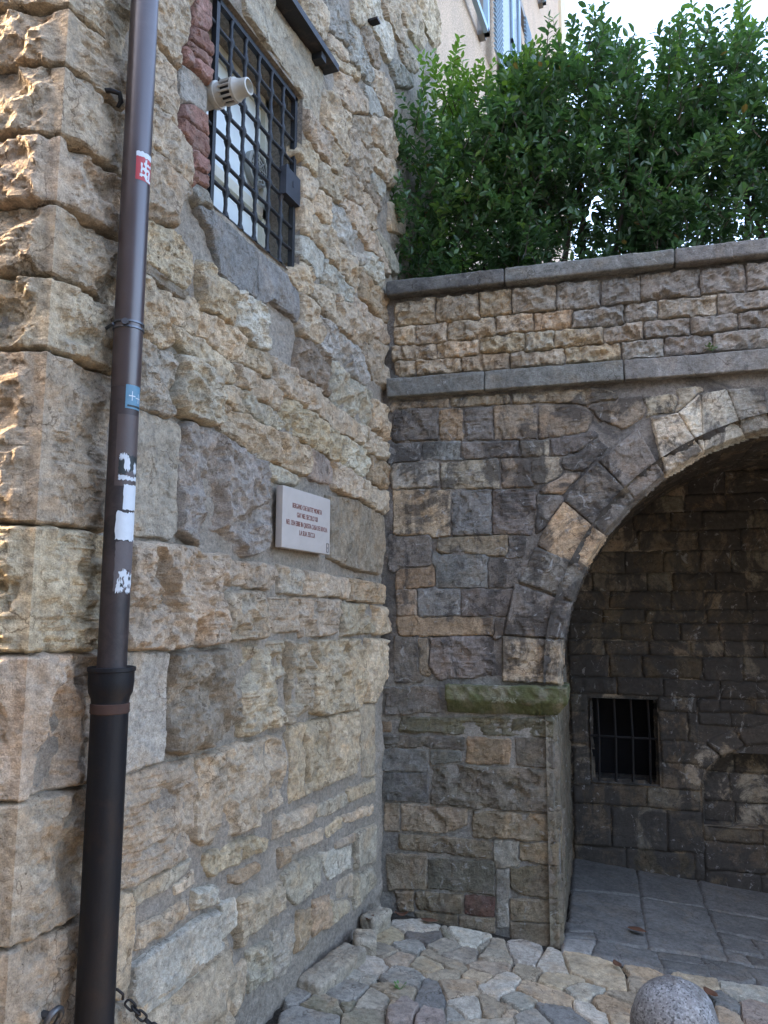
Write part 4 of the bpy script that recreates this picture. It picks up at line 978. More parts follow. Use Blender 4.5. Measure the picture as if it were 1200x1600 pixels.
    for k in range(n):  # little voussoirs round the blocked arch
        a0 = math.pi * (1 - k / n) - .02; a1 = math.pi * (1 - (k + 1) / n) + .02; e = lambda r, a, f=0.36: (NU + (NR + r) * math.cos(a), 0.40 + (NR * 0.55 + r) * math.sin(a))
        stone('voussoir', [e(0.01, a0), e(0.12, a0), e(0.12, a1), e(0.01, a1)], mb, M_DARK, wall, tint(random.choice('DGNT'), 0.15), 's', 0.02, 0.018, 4500 + k, base=-0.002)
    mn = MAP_B_AT(DEP + 0.16)
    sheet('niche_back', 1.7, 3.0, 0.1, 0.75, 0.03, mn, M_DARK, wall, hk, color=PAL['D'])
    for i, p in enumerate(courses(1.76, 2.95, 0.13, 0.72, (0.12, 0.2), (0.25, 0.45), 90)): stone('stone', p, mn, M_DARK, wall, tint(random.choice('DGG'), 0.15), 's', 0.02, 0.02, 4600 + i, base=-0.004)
    nb = MB(); f = lambda u, z, d: tuple(b_at(u, z, -d))
    for (ua, za, ub, zb) in ((1.79, .15, 1.79, .63), (2.92, .63, 2.92, .15), (2.92, .15, 1.79, .15), (1.79, .63, 2.92, .63)):
        nb.add([f(ua, za, DEP + .0), f(ub, zb, DEP + .0), f(ub, zb, DEP + .17), f(ua, za, DEP + .17)], [(0, 1, 2, 3)])
    nb.build('niche_reveal', M_DARK, wall, color=PAL['D'])
    # barred opening
    nb = MB()
    for (ua, za, ub, zb) in ((X0, Y0, X0, Y1), (X1, Y1, X1, Y0), (X1, Y0, X0, Y0), (X0, Y1, X1, Y1)):
        nb.add([f(ua, za, DEP - .01), f(ub, zb, DEP - .01), f(ub, zb, DEP + .35), f(ua, za, DEP + .35)], [(0, 1, 2, 3)])
    nb.build('opening_reveal', M_DARK, wall, color=PAL['N'])
    nb = MB(); nb.add([f(X0 - .05, Y0 - .05, DEP + .35), f(X1 + .05, Y0 - .05, DEP + .35), f(X1 + .05, Y1 + .05, DEP + .35), f(X0 - .05, Y1 + .05, DEP + .35)], [(0, 1, 2, 3)]); nb.build('recess_shade_sheet', plain('recess_shade', (0.008, 0.008, 0.01), 0.9), wall)  # near-black sheet paints the deep shade behind the bars
    rod = plain('rusty_bar', (0.02, 0.019, 0.02), 0.6, 0.4, 0.4, 30, 0.3, rust=(0.03, 0.02, 0.016))
    for k in range(4):
        u = X0 + 0.05 + 0.112 * k; MB().tube([f(u, Y0 - .02, DEP + .05), f(u + .006, (Y0 + Y1) / 2, DEP + .05), f(u, Y1 + .02, DEP + .05)], 0.008, 8).build('bar', rod, wall, True)
    MB().tube([f(X0 - .02, 0.69, DEP + .05), f(X1 + .02, 0.685, DEP + .05)], 0.008, 8).build('bar', rod, wall, True)
    # solid top and far side under the terrace
    MB().add([tuple(b_at(-0.0, 3.42, -.02)), tuple(b_at(UR, 3.42, -.02)), tuple(b_at(UR, 3.42, -.34)), tuple(b_at(0, 3.42, -.34))], [(0, 1, 2, 3)]).build('wall_top', M_MORTB, wall)
def text_mesh(cu, name, mat, parent, pos, xdir, ydir):
    o = bpy.data.objects.new('tmp_text', cu); COL.objects.link(o); dg = bpy.context.evaluated_depsgraph_get(); me = bpy.data.meshes.new_from_object(o.evaluated_get(dg)); bpy.data.objects.remove(o); bpy.data.curves.remove(cu)
    x = Vector(xdir).normalized(); y = Vector(ydir).normalized(); z = x.cross(y).normalized(); y = z.cross(x)
    M = Matrix((x, y, z)).transposed().to_4x4(); M.translation = Vector(pos); me.transform(M); me.name = name; me.materials.clear()
    return put(name, me, mat, parent)
build_arch()

# ------------------------------------------------------------ terrace and pavement
o = put('terrace', np_mesh('terrace', [tuple(b_at(-.02, 3.36, -.3)), tuple(b_at(9, 3.36, -.3)), tuple(b_at(9, 3.36, -9)), tuple(b_at(-.02, 3.36, -9))], np.array([[0, 1, 2, 3]]), False), M_SOIL); o['kind'] = 'structure'
pave = empty('pavement', (1, -0.5, -0.2), kind='structure')
def build_pavement():
    LG = parse(DATA_G, False); LF = parse(DATA_F, False); polysG = [l[1] for l in LG] + [l[1] for l in LF]
    for i, (c_, poly) in enumerate(LG):
        cu, cv = np.mean(poly, 0); P = (cu, cv, -.1); up = 0.03 if c_ == 'P' and cu < 0.8 else 0.0
        stone('paving_stone', poly, MAP_G, M_PAVEM if c_ == 'm' else M_PAVE, pave, tint('G' if c_ == 'm' else c_, 0.09, 0.84), 'f', 0.004 + random.uniform(-.002, .003) + up, px_res(P, 1.8), 5000 + i * 3, base=0.0, deep=0.05 + up, edge=0.004, smooth=False, nb=near_polys(polysG, i), grow=0.018, gap=0.017)
    for i, (c_, poly) in enumerate(parse(DATA_F, False)):
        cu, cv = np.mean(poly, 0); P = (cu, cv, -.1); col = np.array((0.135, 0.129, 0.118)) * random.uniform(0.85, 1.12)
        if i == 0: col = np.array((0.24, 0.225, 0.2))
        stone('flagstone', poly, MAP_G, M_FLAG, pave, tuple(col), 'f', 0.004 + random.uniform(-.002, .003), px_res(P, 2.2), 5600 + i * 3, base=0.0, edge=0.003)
    # paving outside the picture, coarse
    def crazy(u, v):
        c = 0.17; best = np.full(u.shape, 9.); sec = np.full(u.shape, 9.); gx = np.floor(u / c); gy = np.floor(v / c); hv = np.zeros(u.shape)
        for dx in (-1, 0, 1):
            for dy in (-1, 0, 1):
                ix, iy = gx + dx, gy + dy; px = (ix + 0.15 + 0.7 * _hash(ix, iy, 3)) * c; py = (iy + 0.15 + 0.7 * _hash(ix, iy, 4)) * c; d = np.hypot(u - px, v - py); m = d < best
                sec = np.where(m, best, np.minimum(sec, d)); hv = np.where(m, _hash(ix, iy, 5), hv); best = np.where(m, d, best)
        return sstep(0.003, 0.012, sec - best) * (0.022 + 0.008 * hv) - 0.020 + fbm(u * 20, v * 20, 2, 3) * 0.003
    for nm, (a, b, c, d) in enumerate(((0.02, 2.1, -3.4, -1.62), (2.15, 4.6, -3.4, 0.1), (2.35, 3.6, 0.12, 1.5))):
        o = sheet('paving_field', a, b, c, d, 0.018, MAP_G, M_PAVE, pave, crazy, color=PAL['G']); o['kind'] = 'stuff'
    # loose footing stones against the house
    for i, (x, y, z, hx, hy, hz, rz, col) in enumerate(((0.06, -0.80, -.065, .065, .20, .055, -6, 'G'), (0.09, -0.50, -.055, .055, .07, .055, 25, 'G'), (0.055, -0.27, -.04, .045, .085, .06, -14, 'G'))):
        a = math.radians(rz); ax = (np.array([math.cos(a), math.sin(a), -.05]), np.array([-math.sin(a), math.cos(a), .03]), np.array([.05, -.03, 1.]))
        rough_box('footing_stone', (x, y, z), ax, (hx, hy, hz), M_PAVE, pave, tint(col, 0.05, 0.85), 0.02, 0.010, 0.009, 400 + i, freq=7)
build_pavement()

# ------------------------------------------------------------ pink house behind the hedge
def build_pink():
    xp = -0.05; y0, y1 = 1.07, 8.45; top = 17
    pk = empty('pink_house', (xp, y0, 0), 'pale pink plastered house with blue louvred shutters behind the hedge', 'building')
    plaster = mortar_material('pink_plaster', (0.66, 0.49, 0.35), 0.9, 0.0); stonem = plain('window_stone', (0.26, 0.24, 0.22), 0.8, var=0.25); blue = plain('shutter_blue', (0.30, 0.42, 0.52), 0.5, var=0.1)
    b = MB(); b.box((xp - 6, y0, 3.0), (6, 0, 0), (0, y1 - y0, 0), (0, 0, top - 3)); b.build('wall', plaster, pk)
    MB().box((xp - 0.02, y1 - 0.55, 3), (0.06, 0, 0), (0, 0.56, 0), (0, 0, top - 3)).build('corner_pilaster', plain('pilaster_cream', (0.62, 0.52, 0.36), 0.9, var=0.1), pk)
    def sub(o, p): o.parent = p; o.matrix_parent_inverse = Matrix.Translation(pk.location).inverted(); return o
    def shutter(ya, yb, za, zb, x):
        m = MB(); fr = 0.06
        for a, bb, c, d in ((ya, ya + fr, za, zb), (yb - fr, yb, za, zb), (ya, yb, za, za + fr), (ya, yb, zb - fr, zb), (ya, yb, (za + zb) / 2 - .03, (za + zb) / 2 + .03)): m.box((x, a, c), (0.045, 0, 0), (0, bb - a, 0), (0, 0, d - c))
        s = m.build('shutter', blue, pk); n = int((zb - za - 2 * fr) / 0.055)
        for k in range(n):
            z = za + fr + 0.055 * k; sub(MB().box((x + .008, ya + fr, z), (0.03, 0, -0.03), (0, yb - ya - 2 * fr, 0), (0.004, 0, 0.008)).build('slat', blue), s)
    def window(ya, yb, za, zb, closed):
        fr = MB(); w = 0.10
        for a, bb, c, d in ((ya - w, ya, za, zb + w), (yb, yb + w, za, zb + w), (ya, yb, zb, zb + w)): fr.box((xp - .01, a, c), (0.07, 0, 0), (0, bb - a, 0), (0, 0, d - c))
        f = fr.build('window', stonem, pk)
        sl_ = MB().box((xp - .01, ya - w - .02, za - .10), (0.12, 0, 0), (0, yb - ya + 2 * w + .04, 0), (0, 0, 0.10)); sl_.box((xp - .01, ya - w, za - .17), (0.08, 0, 0), (0, yb - ya + 2 * w, 0), (0, 0, 0.07)); sub(sl_.build('sill', stonem), f)
        sub(MB().box((xp - .005, ya, za), (0.012, 0, 0), (0, yb - ya, 0), (0, 0, zb - za)).build('pane', plain('far_glass', (0.05, 0.06, 0.07), 0.15, bmp=0)), f)
        if closed: shutter(ya - .06, (ya + yb) / 2, za, zb, xp + .062); shutter((ya + yb) / 2, yb + .06, za, zb, xp + .062)
        else: shutter(ya - w - (yb - ya) / 2 - .02, ya - w - .02, za, zb, xp + .03); shutter(yb + w + .02, yb + w + .02 + (yb - ya) / 2, za, zb, xp + .03)
    window(1.40, 2.40, 7.0, 8.8, True); window(4.27, 5.17, 7.0, 8.8, False); window(1.40, 2.40, 10.1, 11.9, True); window(4.75, 5.85, 10.1, 11.9, True)
build_pink()

# ------------------------------------------------------------ unseen house added behind the viewer to shade the street
def build_opposite():
    pl = mortar_material('ochre_plaster', (0.42, 0.36, 0.28), 0.85, 0.0); st = plain('street_stone', (0.25, 0.24, 0.22), 0.8); gl = plain('street_glass', (0.05, 0.055, 0.06), 0.15, bmp=0)
    for (o, L, ux, nn, h, lab) in (((-16.0, -8.2, -0.6), 27.0, (1, 0, 0), (0, 1, 0), 7.6, 'unseen ochre plastered house added behind the viewer to shade the street'), ):
        ux = Vector(ux); nn = Vector(nn); o = Vector(o); hs = empty('added_shade_house', o, lab, 'building')
        MB().box(o - nn * 5, ux * L, nn * 5, Vector((0, 0, h))).build('wall', pl, hs)
        rf = MB(); rf.box(o - nn * 5 - ux * .4 + Vector((0, 0, h)), ux * (L + .8), nn * 5.6, Vector((0, 0, .25))); rf.build('roof', plain('roof_tile', (0.22, 0.11, 0.07), 0.9), hs)
        for lv in range(3):
            for k in range(int(L / 2.6)):
                p = o + ux * (1.0 + 2.6 * k) + Vector((0, 0, 1.6 + 2.9 * lv))
                if p.z + 1.9 > o.z + h: continue
                f = MB(); f.box(p - ux * .1, ux * .1, nn * .06, Vector((0, 0, 1.6))); f.box(p + ux * .9, ux * .1, nn * .06, Vector((0, 0, 1.6))); f.box(p - ux * .1 + Vector((0, 0, 1.6)), ux * 1.1, nn * .06, Vector((0, 0, .12))); f.box(p - ux * .15 - Vector((0, 0, .1)), ux * 1.2, nn * .14, Vector((0, 0, .1))); f.build('window', st, hs); MB().box(p, ux * .9, nn * .01, Vector((0, 0, 1.6))).build('pane', gl, hs)
build_opposite()

# ------------------------------------------------------------ evergreen hedge shrubs on the terrace
def leaf_material():
    m, nt, bs, nd, ln = mat_new('laurel_leaf'); at = nd.new('ShaderNodeAttribute'); at.attribute_name = 'tone'
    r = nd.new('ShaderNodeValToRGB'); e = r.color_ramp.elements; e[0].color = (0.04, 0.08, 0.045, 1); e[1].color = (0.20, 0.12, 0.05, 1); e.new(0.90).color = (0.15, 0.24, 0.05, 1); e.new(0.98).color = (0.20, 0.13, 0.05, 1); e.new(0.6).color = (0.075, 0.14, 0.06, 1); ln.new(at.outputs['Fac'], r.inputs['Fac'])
    ln.new(r.outputs['Color'], bs.inputs['Base Color']); bs.inputs['Roughness'].default_value = 0.38; bs.inputs['Specular IOR Level'].default_value = 0.5
    tr = nd.new('ShaderNodeBsdfTranslucent'); mx = nd.new('ShaderNodeMixShader'); mx.inputs[0].default_value = 0.3
    ln.new(mix(nt, 1.0, r.outputs['Color'], (1.6, 1.9, 0.8), 'MULTIPLY'), tr.inputs['Color']); ln.new(bs.outputs[0], mx.inputs[1]); ln.new(tr.outputs[0], mx.inputs[2]); ln.new(mx.outputs[0], nd['Material Output'].inputs['Surface']); return m
M_LEAF = leaf_material(); M_BARK = plain('bark', (0.07, 0.055, 0.04), 0.9, var=0.4, scale=25, bmp=0.5)
HX = np.array([-.1, .03, .26, .44, .70, .84, 1.05, 1.18, 1.38, 1.476, 1.567, 1.65, 1.776, 1.9, 2.08, 2.22, 2.4, 2.8, 3.2, 3.8]); HZ = -0.17 + np.array([5.12, 5.2, 5.45, 5.27, 5.19, 5.33, 5.40, 5.6, 5.52, 5.2, 4.9, 5.1, 5.3, 5.4, 5.33, 5.1, 5.05, 5.3, 5.2, 5.0])
def shrub(name, u0, u1, label, n_twig, seed, tone0, sun_tone=0.0):
    r = np.random.default_rng(seed); um = (u0 + u1) / 2; base = b_at(um, 3.36, -.75)
    root = empty(name, tuple(base), label, 'shrub', 'evergreen shrubs above the arch wall')
    wood = MB(); P = []; D = []; T = []
    for k in range(5):
        a = b_at(um + r.uniform(-.3, .3) * (u1 - u0), 3.36, -.75 + r.uniform(-.25, .25)); tip = b_at(r.uniform(u0 + .1, u1 - .1), r.uniform(4.6, 5.0), -.7 + r.uniform(-.3, .3)); mid = (a + tip) / 2 + r.normal(0, .06, 3)
        wood.tube([tuple(a), tuple(a * .55 + mid * .45 + r.normal(0, .03, 3)), tuple(mid), tuple(mid * .4 + tip * .6 + r.normal(0, .03, 3)), tuple(tip)], [.026, .02, .015, .009, .004], 7)
    cnt = 0
    while cnt < n_twig:
        u = r.uniform(u0 - .12, u1 + .12); top = np.interp(u, HX, HZ); t = r.random() ** 0.85
        z = 3.42 + t * (top - 3.42 - 0.1); dep = r.uniform(0.12, 1.25)
        # rounded profile, thinner skirt
        wd = 0.62 * math.sin(min(1, 0.3 + 0.7 * (z - 3.3) / 1.2) * math.pi / 2) * (1 - 0.55 * max(0, (z - top + 0.6) / 0.6))
        if abs(dep - 0.68) > wd: continue
        if z < 3.85 and fbm(np.array([u * 3.2]), np.array([z * 3.2 + dep]), 77, 2)[0] > 0.28: continue
        if fbm(np.array([u * 4.0 + dep * 2]), np.array([z * 4.0]), 78, 2)[0] > 0.42: continue
        p = b_at(u, z, -dep); d = np.array([r.normal(0, .5), r.normal(-.25, .45), 0.75 + r.normal(0, .35)]); d /= np.linalg.norm(d); L = r.uniform(.12, .26)
        if z > top - .28: d = np.array([r.normal(0, .22), r.normal(0, .22), 1.]); d /= np.linalg.norm(d); L = r.uniform(.18, .34)
        if cnt % 3 == 0: wood.tube([tuple(p - d * .05), tuple(p + d * L)], [.004, .0015], 4, False)
        nl = int(9 + L * 40); side = np.cross(d, r.normal(0, 1, 3)); side /= np.linalg.norm(side)
        tw = np.clip(tone0 + r.normal(0, .12) + (0.22 if z > top - .35 else 0) + sun_tone * sstep(4.6, 5.1, np.array(z)) + (0.35 if r.random() < .04 else 0), 0, 1)  # extra lift on high leaves paints sunlight onto the corner shrub
        for i in range(nl):
            s = (i + .5) / nl; a = i * 2.4 + r.normal(0, .3); y2 = np.cross(d, side); o = side * math.cos(a) + y2 * math.sin(a); dirn = o * r.uniform(.6, 1.0) + d * r.uniform(.35, .8) + np.array([0, 0, -.12 * (1 - s)]); dirn /= np.linalg.norm(dirn)
            P.append(p + d * L * s); D.append(dirn); T.append((1.0 if r.random() < .006 else np.clip(tw + r.normal(0, .11), 0, .9)))
        cnt += 1
    P = np.array(P); D = np.array(D); T = np.array(T); n = len(P); ln_ = (r.choice([.7, .85, 1.0, 1.15], n) * r.uniform(.042, .07, n))[:, None]; wdt = ln_ * r.uniform(.42, .56, n)[:, None]
    S = np.cross(D, np.array([0, 0, 1.]) + r.normal(0, .35, (n, 3))); S /= np.linalg.norm(S, axis=1, keepdims=True); Nn = np.cross(S, D)
    pts = [P, P + D * ln_ * .35 + S * wdt * .5 + Nn * wdt * .12, P + D * ln_ * .72 + S * wdt * .38 + Nn * wdt * .08, P + D * ln_ - Nn * wdt * .12, P + D * ln_ * .72 - S * wdt * .38 + Nn * wdt * .08, P + D * ln_ * .35 - S * wdt * .5 + Nn * wdt * .12]
    V = np.stack(pts, 1).reshape(-1, 3); I = np.arange(n)[:, None] * 6
    F = np.concatenate([I + np.array([[0, 1, 2, 3]]), I + np.array([[0, 3, 4, 5]])]); me = np_mesh('leaves', V, F, False)
    at = me.attributes.new('tone', 'FLOAT', 'POINT'); at.data.foreach_set('value', np.repeat(T, 6).astype(np.float32))
    o = put('crown', me, M_LEAF, root); o['kind'] = 'stuff'
    wood.build('trunk', M_BARK, root, True)
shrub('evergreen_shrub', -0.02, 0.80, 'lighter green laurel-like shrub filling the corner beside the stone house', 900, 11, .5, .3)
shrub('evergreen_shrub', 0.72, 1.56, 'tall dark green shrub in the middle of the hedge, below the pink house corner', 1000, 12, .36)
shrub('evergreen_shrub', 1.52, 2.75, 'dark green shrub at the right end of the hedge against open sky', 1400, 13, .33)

# ------------------------------------------------------------ drainpipe
def build_pipe():
    cx, cy = 0.10, -2.368; brown = plain('pipe_brown', (0.06, 0.042, 0.042), 0.33, 0.2, 0.2, 9, 0.06, 0.8, rust=(0.085, 0.065, 0.06), rustf=(0.58, 0.8)); cast = plain('cast_iron', (0.007, 0.007, 0.009), 0.55, 0.0, 0.4, 14, 0.3, 0.3, rust=(0.022, 0.013, 0.010), rustf=(0.5, 0.72))
    pipe = empty('drainpipe', (cx, cy, 0), 'brown metal drainpipe with torn stickers above a black iron foot, near the house corner', 'drainpipe')
    MB().lathe((cx, cy, 0), [(2.195, .0418), (2.20, .0425), (3.0, .042), (6.5, .042)], 40).build('upper_pipe', brown, pipe, True)
    MB().lathe((cx, cy, 0), [(1.36, .0405), (2.0, .041), (2.199, .0412)], 40).build('middle_pipe', plain('pipe_worn', (0.05, 0.036, 0.034), 0.5, 0.1, 0.3, 12, 0.12, 0.4, rust=(0.022, 0.018, 0.018), rustf=(0.45, 0.6)), pipe, True)
    MB().lathe((cx, cy, 0), [(-0.5, .051), (1.29, .051), (1.305, .053), (1.32, .060), (1.35, .0625), (1.376, .0625), (1.378, .066), (1.388, .066), (1.39, .062), (1.385, .05)], 40).build('lower_pipe', cast, pipe, True)
    MB().lathe((cx, cy, 0), [(1.262, .0512), (1.264, .0535), (1.288, .0535), (1.29, .0512)], 40).build('collar_band', plain('rust_band', (0.055, 0.028, 0.02), 0.8, 0.1, 0.3), pipe, True)
    cl = plain('clamp_grey', (0.12, 0.125, 0.14), 0.4, 0.8, 0.2); m = MB()
    for z in (2.375, 2.392): m.lathe((cx, cy, z), [(-.004, .0425), (-.003, .0455), (.003, .0455), (.004, .0425)], 36)
    m.tube([(cx - .02, cy - .042, 2.384), (-0.03, cy + .0, 2.376)], .005, 8); m.lathe((cx + .022, cy - .040, 2.384), [(0, .010), (.010, .010)], 10, (0.5, -.86, 0)); m.build('clamp', cl, pipe, True)
    def patch(name, z0, z1, a0, a1, mat, r=.0428, jag=0.0, seed=0, nz=10):
        rr = random.Random(seed); n = 14; V = []; F = []
        for j in range(nz + 1):
            for i in range(n + 1):
                s = i / n; t = j / nz; zz = z0 + (z1 - z0) * t
                if j in (0, nz): zz += rr.uniform(-jag, jag)
                aa = math.radians(a0 + (a1 - a0) * s)
                if i in (0, n): aa += rr.uniform(-jag, jag) * 9
                V.append((cx + r * math.cos(aa), cy + r * math.sin(aa), zz))
        for j in range(nz):
            for i in range(n):
                a = j * (n + 1) + i; F.append((a, a + 1, a + n + 2, a + n + 1))
        return MB().add(V, F).build(name, mat, pipe, True)
    white = plain('sticker_white', (0.50, 0.53, 0.56), 0.5, var=0.12, scale=45); red = plain('sticker_red', (0.36, 0.03, 0.035), 0.45, var=0.12); blue = plain('sticker_blue', (0.09, 0.20, 0.28), 0.5, var=0.25, scale=60); dark = plain('sticker_dark', (0.02, 0.025, 0.025), 0.5); grime = plain('sticker_glue', (0.10, 0.085, 0.085), 0.7, var=0.3, scale=50)
    s1 = patch('sticker', 2.835, 2.925, -52, 22, red, .0431); s1['label'] = 'red sticker with white scrawl'
    patch('sticker_mark', 2.910, 2.926, -52, 22, white, .0435, .002, 1)
    for k, (z0, z1, a0, a1) in enumerate(((2.842, 2.905, -14, -7), (2.868, 2.876, -30, 15), (2.848, 2.856, -36, 0), (2.84, 2.87, 4, 12), (2.885, 2.893, -20, 18), (2.838, 2.846, -10, 20), (2.86, 2.89, -32, -26))): patch('sticker_mark', z0, z1, a0, a1, white, .0436, .003, 2 + k, 4)
    patch('sticker', 2.128, 2.202, -48, 24, blue, .0423)['label'] = 'faded blue sticker with two white stars'
    for k, (za, aa) in enumerate(((2.166, -22), (2.162, 8))):
        patch('sticker_mark', za - .014, za + .014, aa - 1.5, aa + 1.5, white, .0427, .0005, 0, 3); patch('sticker_mark', za - .0015, za + .0015, aa - 14, aa + 14, white, .0427, .0005, 0, 3)
    patch('sticker_mark', 2.133, 2.139, -40, 20, dark, .0427)
    patch('glue_patch', 1.90, 2.11, -75, 30, plain('pipe_cleaned', (0.075, 0.055, 0.05), 0.5, var=0.2), .0416)
    patch('sticker', 1.935, 1.99, -62, 26, dark, .0421, .004, 8); patch('sticker', 1.918, 1.932, -60, 24, white, .0422, .003, 9)
    for k, (z0, z1, a0, a1) in enumerate(((1.945, 1.985, -40, -18), (1.94, 1.97, 0, 16), (1.978, 1.992, -58, -28), (1.93, 1.945, -30, 10))): patch('sticker_mark', z0, z1, a0, a1, white if k != 3 else grime, .0425, .006, 20 + k, 5)
    patch('sticker', 1.832, 1.905, -38, 30, white, .0421, .002, 10); patch('sticker', 1.745, 1.825, -62, 30, white, .0421, .004, 11)
    patch('sticker', 1.66, 1.742, -58, 28, grime, .0418, .003, 12)
    patch('sticker', 1.60, 1.66, -60, 26, grime, .0419, .004, 13)
    for k, (z0, z1, a0, a1) in enumerate(((1.615, 1.65, -20, 20), (1.60, 1.63, -48, -22), (1.638, 1.66, -40, -12), (1.595, 1.612, -10, 14))): patch('sticker_mark', z0, z1, a0, a1, white, .0424, .007, 30 + k, 5)
    for k, (z0, z1, a0, a1) in enumerate(((1.632, 1.642, 0, 10), (1.612, 1.622, -34, -24))): patch('sticker_mark', z0, z1, a0, a1, dark, .0428, .003, 40 + k, 3)
build_pipe()

# ------------------------------------------------------------ flue, plaque, hooks, chain, bollard
def build_small():
    wp = plain('flue_white', (0.44, 0.42, 0.37), 0.45, var=0.1); c = Vector((-0.21, -1.815, 3.535)); fl = empty('flue_pipe', c, 'short off-white boiler flue poking out at the left side of the barred window', 'flue pipe')
    dk = plain('flue_slot', (0.03, 0.03, 0.03), 0.8)
    MB().lathe(c, [(0, .044), (.235, .044), (.24, .041)], 28, (1, 0, 0)).build('outer_pipe', wp, fl, True)
    MB().lathe(c + Vector((.19, 0, 0)), [(0, .051), (.012, .052), (.024, .051)], 28, (1, 0, 0)).build('ring', wp, fl, True)
    MB().lathe(c + Vector((.235, 0, 0)), [(0, .036), (.05, .036)], 24, (1, 0, 0)).build('slot_core', dk, fl, True)
    m = MB()
    for k in range(14):
        a = k * 2 * math.pi / 14; m.tube([c + Vector((.235, .043 * math.cos(a), .043 * math.sin(a))), c + Vector((.285, .043 * math.cos(a), .043 * math.sin(a)))], .005, 6)
    m.build('slot_rib', wp, fl, True)
    MB().lathe(c + Vector((.283, 0, 0)), [(0, .045), (.012, .045), (.016, .041), (.035, .034), (.065, .032), (.067, .026), (.04, .025)], 28, (1, 0, 0)).build('end_cap', wp, fl, True)
    # plaque
    mar, nt, bs, nd, ln = mat_new('plaque_marble'); pos = nd.new('ShaderNodeNewGeometry').outputs['Position']
    cc = mix(nt, tex(nt, pos, 16, 6, 0.65, 0.6), (0.36, 0.315, 0.28), (0.46, 0.415, 0.375)); cc = mix(nt, ramp(nt, tex(nt, pos, 30, 5, 0.7), [(0.6, 0), (0.75, 0.5)]), cc, (0.36, 0.31, 0.26)); ln.new(cc, bs.inputs['Base Color']); bs.inputs['Roughness'].default_value = 0.6; bump(nt, bs, tex(nt, pos, 150, 4), 0.15, 0.003)
    pl = empty('plaque', (0.0, -1.05, 1.814), 'pale marble plaque with four lines of red-brown Italian lettering', 'plaque')
    rough_box('slab', (0.010, -1.0525, 1.947), (U_A, Z, N_A), (0.2325, 0.133, 0.016), mar, pl, None, 0.002, 0.0003, 0.02, 501)
    ink = plain('letter_red', (0.17, 0.05, 0.035), 0.7, var=0.35, scale=80)
    for t, (yc, z, w) in (('BERGAMO CHE BATTE\' MONETA', (-1.055, 1.994, .285)), ('GIA\' NEL SECOLO XII', (-1.055, 1.956, .20)), ('NEL 1254 EBBE IN QUESTA CASA DEI RIVOLA', (-1.052, 1.917, .40)), ('LA SUA ZECCA', (-1.055, 1.879, .15))):
        cu = bpy.data.curves.new('lettering', 'FONT'); cu.body = t; cu.size = 0.032; cu.align_x = 'CENTER'; cu.extrude = 0.0006
        o = text_mesh(cu, 'lettering', ink, pl, (0.0266, yc, z), U_A, Z); me = o.data
        v = np.empty(len(me.vertices) * 3, np.float32); me.vertices.foreach_get('co', v); v = v.reshape(-1, 3); k = w / (v[:, 1].max() - v[:, 1].min()); v[:, 1] = yc + (v[:, 1] - yc) * k; me.vertices.foreach_set('co', v.ravel()); me.update()
    e = MB(); gy, gz = -0.845, 1.842
    for a, b, c_, d in ((-.012, -.008, -.018, .022), (.006, .010, -.018, .022), (-.012, .010, -.020, -.016), (-.012, -.002, .020, .024), (.002, .012, .020, .024), (-.004, .004, .0, .004)): e.box((0.0260, gy + a, gz + c_), (0.0012, 0, 0), (0, b - a, 0), (0, 0, d - c_))
    e.build('emblem', plain('emblem_ink', (0.10, 0.08, 0.075), 0.7), pl)
    iron = plain('old_iron', (0.03, 0.028, 0.028), 0.55, 0.6, 0.4, 40, 0.3, rust=(0.07, 0.04, 0.03))
    hk = MB().tube([(-.03, -2.44, 3.135), (.03, -2.42, 3.135), (.05, -2.402, 3.132), (.048, -2.392, 3.112), (.035, -2.392, 3.095)], [.008, .008, .008, .008, .005], 8).build('wall_hook', iron, None, True)
    setp(hk, 'small black iron hook high on the wall left of the drainpipe', 'hook')
    nl = MB().box((-.02, -.33, 5.01), (.07, 0, 0), (0, .05, 0), (0, 0, .014)).build('iron_cramp', iron); setp(nl, 'tiny black iron cramp sticking out of the wall right of the ledge', 'iron cramp')
    rg = MB(); c0 = Vector((0.04, -2.455, 0.49)); pts = [c0 + Vector((0.012 * math.sin(a), math.cos(a) * .026, math.sin(a) * .03)) for a in [k * 2 * math.pi / 16 for k in range(17)]]
    rg.tube(pts, .0085, 8, False); rg.tube([(-.03, -2.47, .508), (.045, -2.47, .508)], .011, 8); setp(rg.build('wall_ring', plain('worn_iron', (0.10, 0.10, 0.105), 0.45, 0.7, 0.4, 30), None, True), 'worn iron ring fixed low on the house corner', 'ring')
    # granite bollard
    g, nt, bs, nd, ln = mat_new('granite'); pos = nd.new('ShaderNodeNewGeometry').outputs['Position']; vo = nd.new('ShaderNodeTexVoronoi'); vo.inputs['Scale'].default_value = 170; ln.new(pos, vo.inputs['Vector'])
    sep = nd.new('ShaderNodeSeparateColor'); ln.new(vo.outputs['Color'], sep.inputs[0]); c1 = ramp(nt, sep.outputs[0], [(0.0, 0.10), (0.12, 0.13), (0.2, 0.26), (0.6, 0.32), (0.85, 0.40), (1.0, 0.48)])
    c1 = mix(nt, 1.0, c1, ramp(nt, tex(nt, pos, 14, 6, 0.7), [(0.3, 0.55), (0.7, 1.05)]), 'MULTIPLY'); dirt = ramp(nt, tex(nt, pos, 8, 6, 0.7, 0.5), [(0.46, 0), (0.66, 0.75)]); c1 = mix(nt, dirt, c1, (0.12, 0.105, 0.09)); ln.new(c1, bs.inputs['Base Color']); bs.inputs['Roughness'].default_value = 0.75
    b_ = bump(nt, bs, tex(nt, pos, 90, 6, 0.75), 0.9, 0.012); bump(nt, bs, sep.outputs[0], 0.3, 0.003, b_)
    bc = Vector((1.505, -0.94, 0)); gz_ = float(ground_z(bc.x)); R = .155; zc = 0.055
